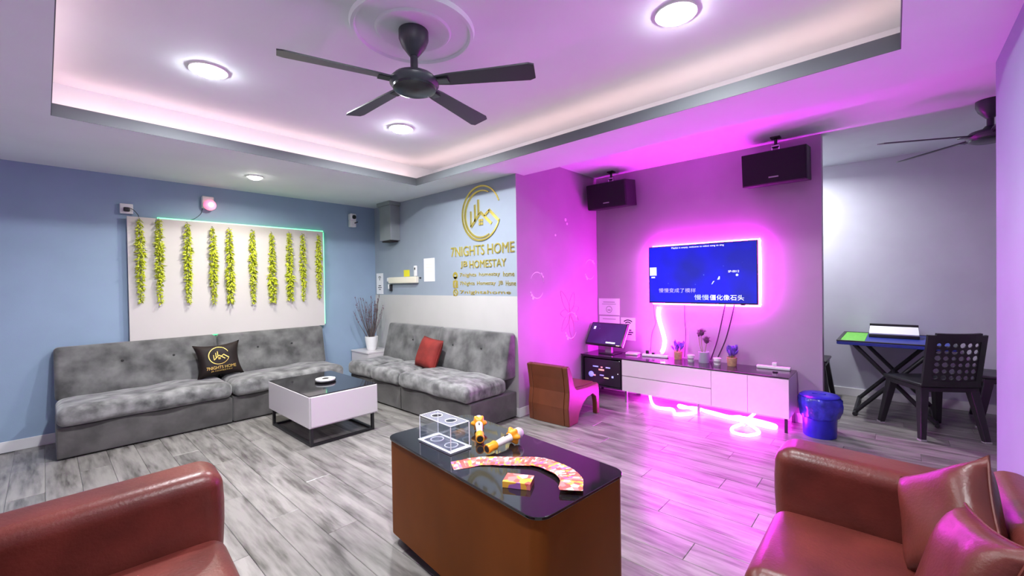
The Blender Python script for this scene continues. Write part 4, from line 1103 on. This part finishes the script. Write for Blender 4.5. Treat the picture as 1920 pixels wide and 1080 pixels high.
t = thing('thistle_pot', 'grey pot of two dried purple thistles on the cabinet', 'potted plant', (4.82, 1.548, ZC))
MB().lathe([(0.0, 0.0005), (0.052, 0.0005), (0.054, 0.01), (0.056, 0.115), (0.050, 0.12), (0.048, 0.10), (0.0, 0.10)], 24).build('pot', 'pot_grey', t, smooth=True)
rg = random.Random(9)
for (bx, by, top, sz) in ((0.0, 0.025, 0.315, 0.045), (0.0, -0.03, 0.235, 0.042), (0.01, 0.055, 0.30, 0.018)):
    MB().tube([(bx*0.3, by*0.3, 0.10), (bx, by*0.8, 0.18), (bx, by, top-0.03)], 0.003, 5, sub=3).build('stem', 'stem_green', t)
    mb = MB().lathe([(0.0, -0.03), (sz*0.55, -0.015), (sz*0.7, 0.01), (sz*0.45, 0.04), (0.0, 0.055)], 12, Matrix.Translation((bx, by, top)))
    for q in range(26):
        d = Vector((rg.uniform(-1,1), rg.uniform(-1,1), rg.uniform(-0.2,1.2))).normalized()
        c = Vector((bx, by, top+0.01)); mb.cyl(c+d*sz*0.5, c+d*(sz*1.25), 0.003, 0.0006, 4)
    tag(mb.build('flower_head', 'thistle', t), kind='stuff')

# ---------------------------------------------------------------- floor rope light
fr_ = thing('rope_light', 'tangled glowing pink rope light on the floor below the cabinet', 'rope light', (0, 0, 0))
zr = 0.019
A_ = [(4.87, 2.19, 0.15), (4.80, 2.16, 0.07), (4.60, 2.04, zr), (4.50, 1.92, zr), (4.54, 1.80, zr), (4.48, 1.75, zr), (4.40, 1.70, zr), (4.47, 1.61, zr), (4.64, 1.56, zr), (4.70, 1.66, zr), (4.63, 1.745, zr+0.03), (4.55, 1.70, zr+0.035), (4.62, 1.56, zr+0.035), (4.665, 1.438, zr), (4.61, 1.238, zr), (4.59, 1.06, zr), (4.56, 0.86, zr), (4.60, 0.835, zr), (4.65, 0.87, zr), (4.63, 1.02, zr+0.02), (4.58, 1.12, zr+0.035)]
MB().tube(A_, 0.017, 8, sub=5).build('rope', 'rope_pink', fr_, smooth=True)
B_ = [(4.72, 1.56, zr), (4.70, 1.42, zr), (4.655, 1.25, zr), (4.60, 1.13, zr+0.034), (4.50, 1.10, zr), (4.33, 1.137, zr), (4.20, 1.10, zr), (4.185, 0.99, zr), (4.30, 0.92, zr), (4.40, 0.945, zr), (4.50, 1.06, zr+0.03), (4.61, 1.05, zr+0.05), (4.74, 1.04, 0.08), (4.80, 1.06, 0.13)]
MB().tube(B_, 0.015, 8, sub=5).build('rope', 'rope_pink', fr_, smooth=True)
MB().cyl((4.645, 1.215, zr+0.0), (4.625, 1.185, zr+0.0), 0.021, seg=12).build('coupler', 'plastic_white', fr_, smooth=True)

# ---------------------------------------------------------------- loudspeakers
def loudspeaker(label, y_c, w_, tilt):
    t = thing('loudspeaker', label, 'loudspeaker', (4.76, y_c, HC), group='black loudspeakers hung from the alcove ceiling')
    M_ = Matrix.Translation((-0.0, 0, -0.295)) @ Matrix.Rotation(R(tilt), 4, 'Y')
    put(MB().box(-0.135, 0.13, -w_/2, w_/2, -0.155, 0.155).build('cabinet', 'speaker_body', t, bevel=0.006), M_)
    put(MB().rbox(-0.155, -0.1355, -w_/2+0.006, w_/2-0.006, -0.149, 0.149, 0.008, k=2).build('grille', 'grille', t, smooth=True), M_)
    put(MB().box(-0.1575, -0.1553, -0.045, 0.035, -0.098, -0.086).build('badge', 'ink_grey', t), M_)
    MB().box(-0.04, 0.04, -0.04, 0.04, -0.012, 0.0).build('ceiling_plate', 'black_metal', t)
    MB().cyl((0, 0, -0.012), (0, 0, -0.09), 0.014, seg=12).build('rod', 'black_metal', t, smooth=True)
    br = MB(); br.cyl((0, -0.03, -0.085), (0, 0.03, -0.085), 0.02, seg=12); br.box(-0.012, 0.012, -0.035, -0.025, -0.135, -0.08); br.box(-0.012, 0.012, 0.025, 0.035, -0.135, -0.08)
    br.build('swivel', 'chrome', t)
    return t
loudspeaker('black loudspeaker hung in the alcove corner, over the flower decals', 2.61, 0.53, -7)
loudspeaker('black loudspeaker hung from the alcove ceiling by the nook opening', 0.845, 0.53, -7)

# ---------------------------------------------------------------- wall decals on the pink wall
def decal_ring(label, x, z, rx, rz_, m_='decal'):
    t = thing('wall_decal', label, 'wall decal', group='ring decals on the alcove wall'); t.matrix_world = wall_y_frame(x, YP, z)
    for a0, a1 in ((15, 150), (205, 325)):
        mb = MB(); ring_flat(mb, 0, 0, rx, rx*0.93, 0.0003, 0.0018, a0, a1, 28, taper=lambda q, o_, i_: (o_, o_-(o_-i_)*(0.4+0.6*math.sin(math.pi*q))))
        put(mb.build('arc', m_, t), Matrix.Scale(rz_/rx, 4, (0, 1, 0)))
    for (ax, az, s) in ((0.62, 0.80, 0.16), (0.85, 0.62, 0.12), (-0.75, -0.72, 0.13), (-0.58, -0.93, 0.15), (-0.9, -0.5, 0.08)):
        mb = MB(); ring_flat(mb, ax*rx, az*rz_, s*rx, 0.0004, 0.0003, 0.0018, 0, 360, 12); mb.build('dot', m_, t)
    return t
decal_ring('white bubble ring decal near the outer edge of the alcove wall', 3.667, 1.384, 0.125, 0.150)
decal_ring('white bubble ring decal above the chair, with red flower scribble', 4.322, 0.885, 0.130, 0.165)
decal_ring('faint bubble ring decal deepest in the alcove corner', 4.77, 1.575, 0.12, 0.130)
t = thing('wall_decal', 'small white dot decals high on the alcove wall', 'wall decal'); t.matrix_world = wall_y_frame(4.233, YP, 2.165)
for (dx_, dz_, dr) in ((0, 0, 0.02), (0.03, -0.045, 0.015), (-0.21, -0.2, 0.013)):
    mb = MB(); ring_flat(mb, dx_, dz_, dr, 0.0004, 0.0003, 0.0018, seg=12); mb.build('dot', 'decal', t)
t = thing('wall_decal', 'thin red line flower decal behind the bubble ring', 'wall decal'); t.matrix_world = wall_y_frame(4.30, YP, 1.03)
for k in range(7):
    a0 = R(20+k*52); L_ = 0.20+0.07*(k % 3)
    c, s = math.cos(a0), math.sin(a0)
    pts = [(0, 0, 0.0015), (c*L_*0.5-s*0.05, s*L_*0.5+c*0.05, 0.0015), (c*L_, s*L_, 0.0015), (c*L_*0.5+s*0.05, s*L_*0.5-c*0.05, 0.0015)]
    MB().tube(pts, 0.0024, 4, closed=True, sub=5).build('petal_outline', 'decal_red', t)

# ================================================================== BIN
t = thing('waste_bin', 'blue waste bin lined with a blue plastic bag beside the cabinet', 'bin', (4.655, 0.505, 0))
MB().lathe([(0.0, 0.0), (0.118, 0.0), (0.124, 0.01), (0.135, 0.315), (0.130, 0.318), (0.115, 0.02), (0.0, 0.02)], 36).build('bucket', 'bin_blue', t, smooth=True)
MB().lathe([(0.138, 0.17), (0.146, 0.185), (0.152, 0.24), (0.160, 0.29), (0.158, 0.33), (0.146, 0.352), (0.125, 0.34), (0.11, 0.25)], 48,
           wob=lambda a_, z: 1+0.035*math.sin(7*a_+z*30)+0.02*math.sin(17*a_)+(0.09*max(0, math.cos(a_+1.9))**3 if 0.2 < z < 0.345 else 0)).build('bag', 'bag_blue', t, smooth=60)
MB().lathe([(0.148, 0.352), (0.150, 0.360), (0.135, 0.372), (0.06, 0.384), (0.0, 0.386)], 36).build('lid', 'bin_blue', t, smooth=True)
MB().rbox(-0.05, -0.02, -0.05, 0.05, 0.378, 0.392, 0.006, k=2).build('lid_grip', 'bin_blue', t, smooth=True)

# ================================================================== NOOK
t = thing('game_table', 'folding game table with green and blue top in the nook', 'table', (5.96, 0.01, 0))
hx, hy, zt2 = 0.47, 0.44, 0.775
MB().prism(rrect(-hx, hx, -hy, hy, 0.03, 4), zt2-0.045, zt2-0.012).build('top_frame', 'table_blue', t, bevel=0.004)
MB().box(-hx+0.03, hx-0.03, -hy+0.03, 0.215, zt2-0.012, zt2-0.006).build('playing_surface', 'table_blue', t)
MB().box(-hx+0.03, hx-0.03, 0.217, hy-0.03, zt2-0.012, zt2-0.005).build('cloth', 'felt_green', t)
for (x0, x1, y0_, y1_) in ((-hx, -hx+0.03, -hy, hy), (hx-0.03, hx, -hy, hy), (-hx+0.03, hx-0.03, -hy, -hy+0.03), (-hx+0.03, hx-0.03, hy-0.03, hy)):
    MB().box(x0, x1, y0_, y1_, zt2-0.012, zt2).build('rim', 'black_plastic', t, bevel=0.003)
def leg_bar(p0, p1, r=0.02): MB().cyl(p0, p1, r, seg=10).build('leg', 'black_metal', t, smooth=True)
for s in (-1, 1):
    x = s*0.33
    leg_bar((x, 0.30, 0.022), (x, -0.30, zt2-0.046)); leg_bar((x+0.045*s, -0.30, 0.022), (x+0.045*s, 0.30, zt2-0.046))
for yy in (-0.30, 0.30): MB().cyl((-0.42, yy, 0.02), (0.42, yy, 0.02), 0.018, seg=10).build('foot_bar', 'black_metal', t, smooth=True)
MB().cyl((-0.38, 0, 0.385), (0.38, 0, 0.385), 0.012, seg=10).build('pivot_rod', 'black_metal', t, smooth=True)
t = thing('game_case', 'flat dark case with white panel on the game table', 'case', (6.12, 0.010, zt2-0.006))
MB().rbox(-0.15, 0.15, -0.20, 0.20, 0.0005, 0.035, 0.006, k=2).build('lower_shell', 'black_plastic', t, smooth=True)
put(MB().box(-0.12, 0.12, -0.195, 0.195, 0, 0.012).build('white_panel', 'paper', t), Matrix.Translation((-0.03, 0, 0.036)) @ Matrix.Rotation(R(-14), 4, 'Y') @ Matrix.Translation((0.0, 0, 0.030)))
put(MB().box(-0.01, 0.015, -0.20, 0.20, 0.0, 0.09).build('open_lid', 'black_plastic', t, bevel=0.003), Matrix.Translation((0.14, 0, 0.036)))

def perforated_back(w_, h_, nx, nz, mg, th, curve):
    """plate in local y (width) and z (height), with round holes"""
    mb = MB()
    def P(y, z, x): return (x+curve*(1-(2*y/w_)**2), y, z)
    cw_, ch = (w_-2*mg)/nx, (h_-2*mg)/nz
    F = []
    for i in range(nx):
        for j in range(nz):
            cy = -w_/2+mg+cw_*(i+0.5); czz = mg+ch*(j+0.5); rr = 0.36*min(cw_, ch)*(0.85+0.3*((i*7+j*3) % 5)/4)
            sq = []; ci = []
            for k in range(8):
                a_ = R(45*k)
                ci.append((cy+rr*math.cos(a_), czz+rr*math.sin(a_)))
                ux, uz = math.cos(a_), math.sin(a_); m_ = max(abs(ux), abs(uz)); sq.append((cy+ux/m_*cw_/2, czz+uz/m_*ch/2))
            for xx, fl in ((0.0, 0), (th, 1)):
                vs = [P(y, z, xx) for y, z in sq]+[P(y, z, xx) for y, z in ci]
                mb.add(vs, [((k, (k+1) % 8, 8+(k+1) % 8, 8+k) if fl else (k, 8+k, 8+(k+1) % 8, (k+1) % 8)) for k in range(8)])
            vs = [P(y, z, 0.0) for y, z in ci]+[P(y, z, th) for y, z in ci]
            mb.add(vs, [(k, 8+k, 8+(k+1) % 8, (k+1) % 8) for k in range(8)])
    # frame
    for (ya, yb, za, zb_) in ((-w_/2, -w_/2+mg, 0, h_), (w_/2-mg, w_/2, 0, h_), (-w_/2+mg, w_/2-mg, 0, mg), (-w_/2+mg, w_/2-mg, h_-mg, h_+0.018)):
        n_ = 6
        for k in range(n_):
            y_a, y_b = ya+(yb-ya)*k/n_, ya+(yb-ya)*(k+1)/n_
            vs = [P(y_a, za, -0.006), P(y_b, za, -0.006), P(y_b, zb_, -0.006), P(y_a, zb_, -0.006), P(y_a, za, th+0.006), P(y_b, za, th+0.006), P(y_b, zb_, th+0.006), P(y_a, zb_, th+0.006)]
            mb.add(vs, [(0,3,2,1),(4,5,6,7),(0,1,5,4),(1,2,6,5),(2,3,7,6),(3,0,4,7)])
    return mb
def plastic_chair(label, loc, rz, sc=1.0):
    """faces +x; origin under the seat middle"""
    t = thing('plastic_chair', label, 'chair', loc, rz, 'black plastic chairs in the nook'); t.scale = (sc, sc, sc)
    MB().rbox(-0.21, 0.22, -0.215, 0.215, 0.425, 0.452, 0.010, k=2, m=(4,4,1), deform=lambda q, u: (q.x, q.y, q.z-0.012*(1-u.x**2)*(1-u.y**2))).build('seat', 'black_plastic', t, smooth=True)
    MB().box(-0.20, 0.205, -0.205, 0.205, 0.385, 0.424).build('seat_apron', 'black_plastic', t, bevel=0.006)
    b_ = perforated_back(0.41, 0.42, 6, 6, 0.05, 0.008, -0.03).build('backrest', 'black_plastic', t); put(b_, Matrix.Translation((-0.205, 0, 0.44)) @ Matrix.Rotation(R(-9), 4, 'Y'))
    for (sx, sy) in ((-1, -1), (-1, 1), (1, -1), (1, 1)):
        top = Vector((0.17*sx, 0.175*sy, 0.40)); bot = Vector((0.235*sx, 0.225*sy, 0.0))
        mb = MB(); vs = []
        for p, h_ in ((top, 0.03), (bot, 0.02)):
            for (a_, c_) in ((-1,-1),(1,-1),(1,1),(-1,1)): vs.append((p.x+a_*h_, p.y+c_*h_, p.z))
        mb.add(vs, [(0,3,2,1),(4,5,6,7),(0,1,5,4),(1,2,6,5),(2,3,7,6),(3,0,4,7)])
        l_ = mb.build('leg', 'black_plastic', t, bevel=0.004)
        MB().box(bot.x-0.021, bot.x+0.021, bot.y-0.021, bot.y+0.021, 0.0, 0.012).build('foot_cap', 'ink_grey', l_)
    return t
plastic_chair('black plastic chair with perforated back, its back to the room', (5.395, -0.235, 0), R(33), 1.07)
plastic_chair('black plastic chair at the far side of the game table, behind the lilac wall', (6.07, -0.83, 0), R(90), 1.07)
plastic_chair('black plastic chair half hidden by the television wall end', (6.10, 0.80, 0), R(-90), 1.07)
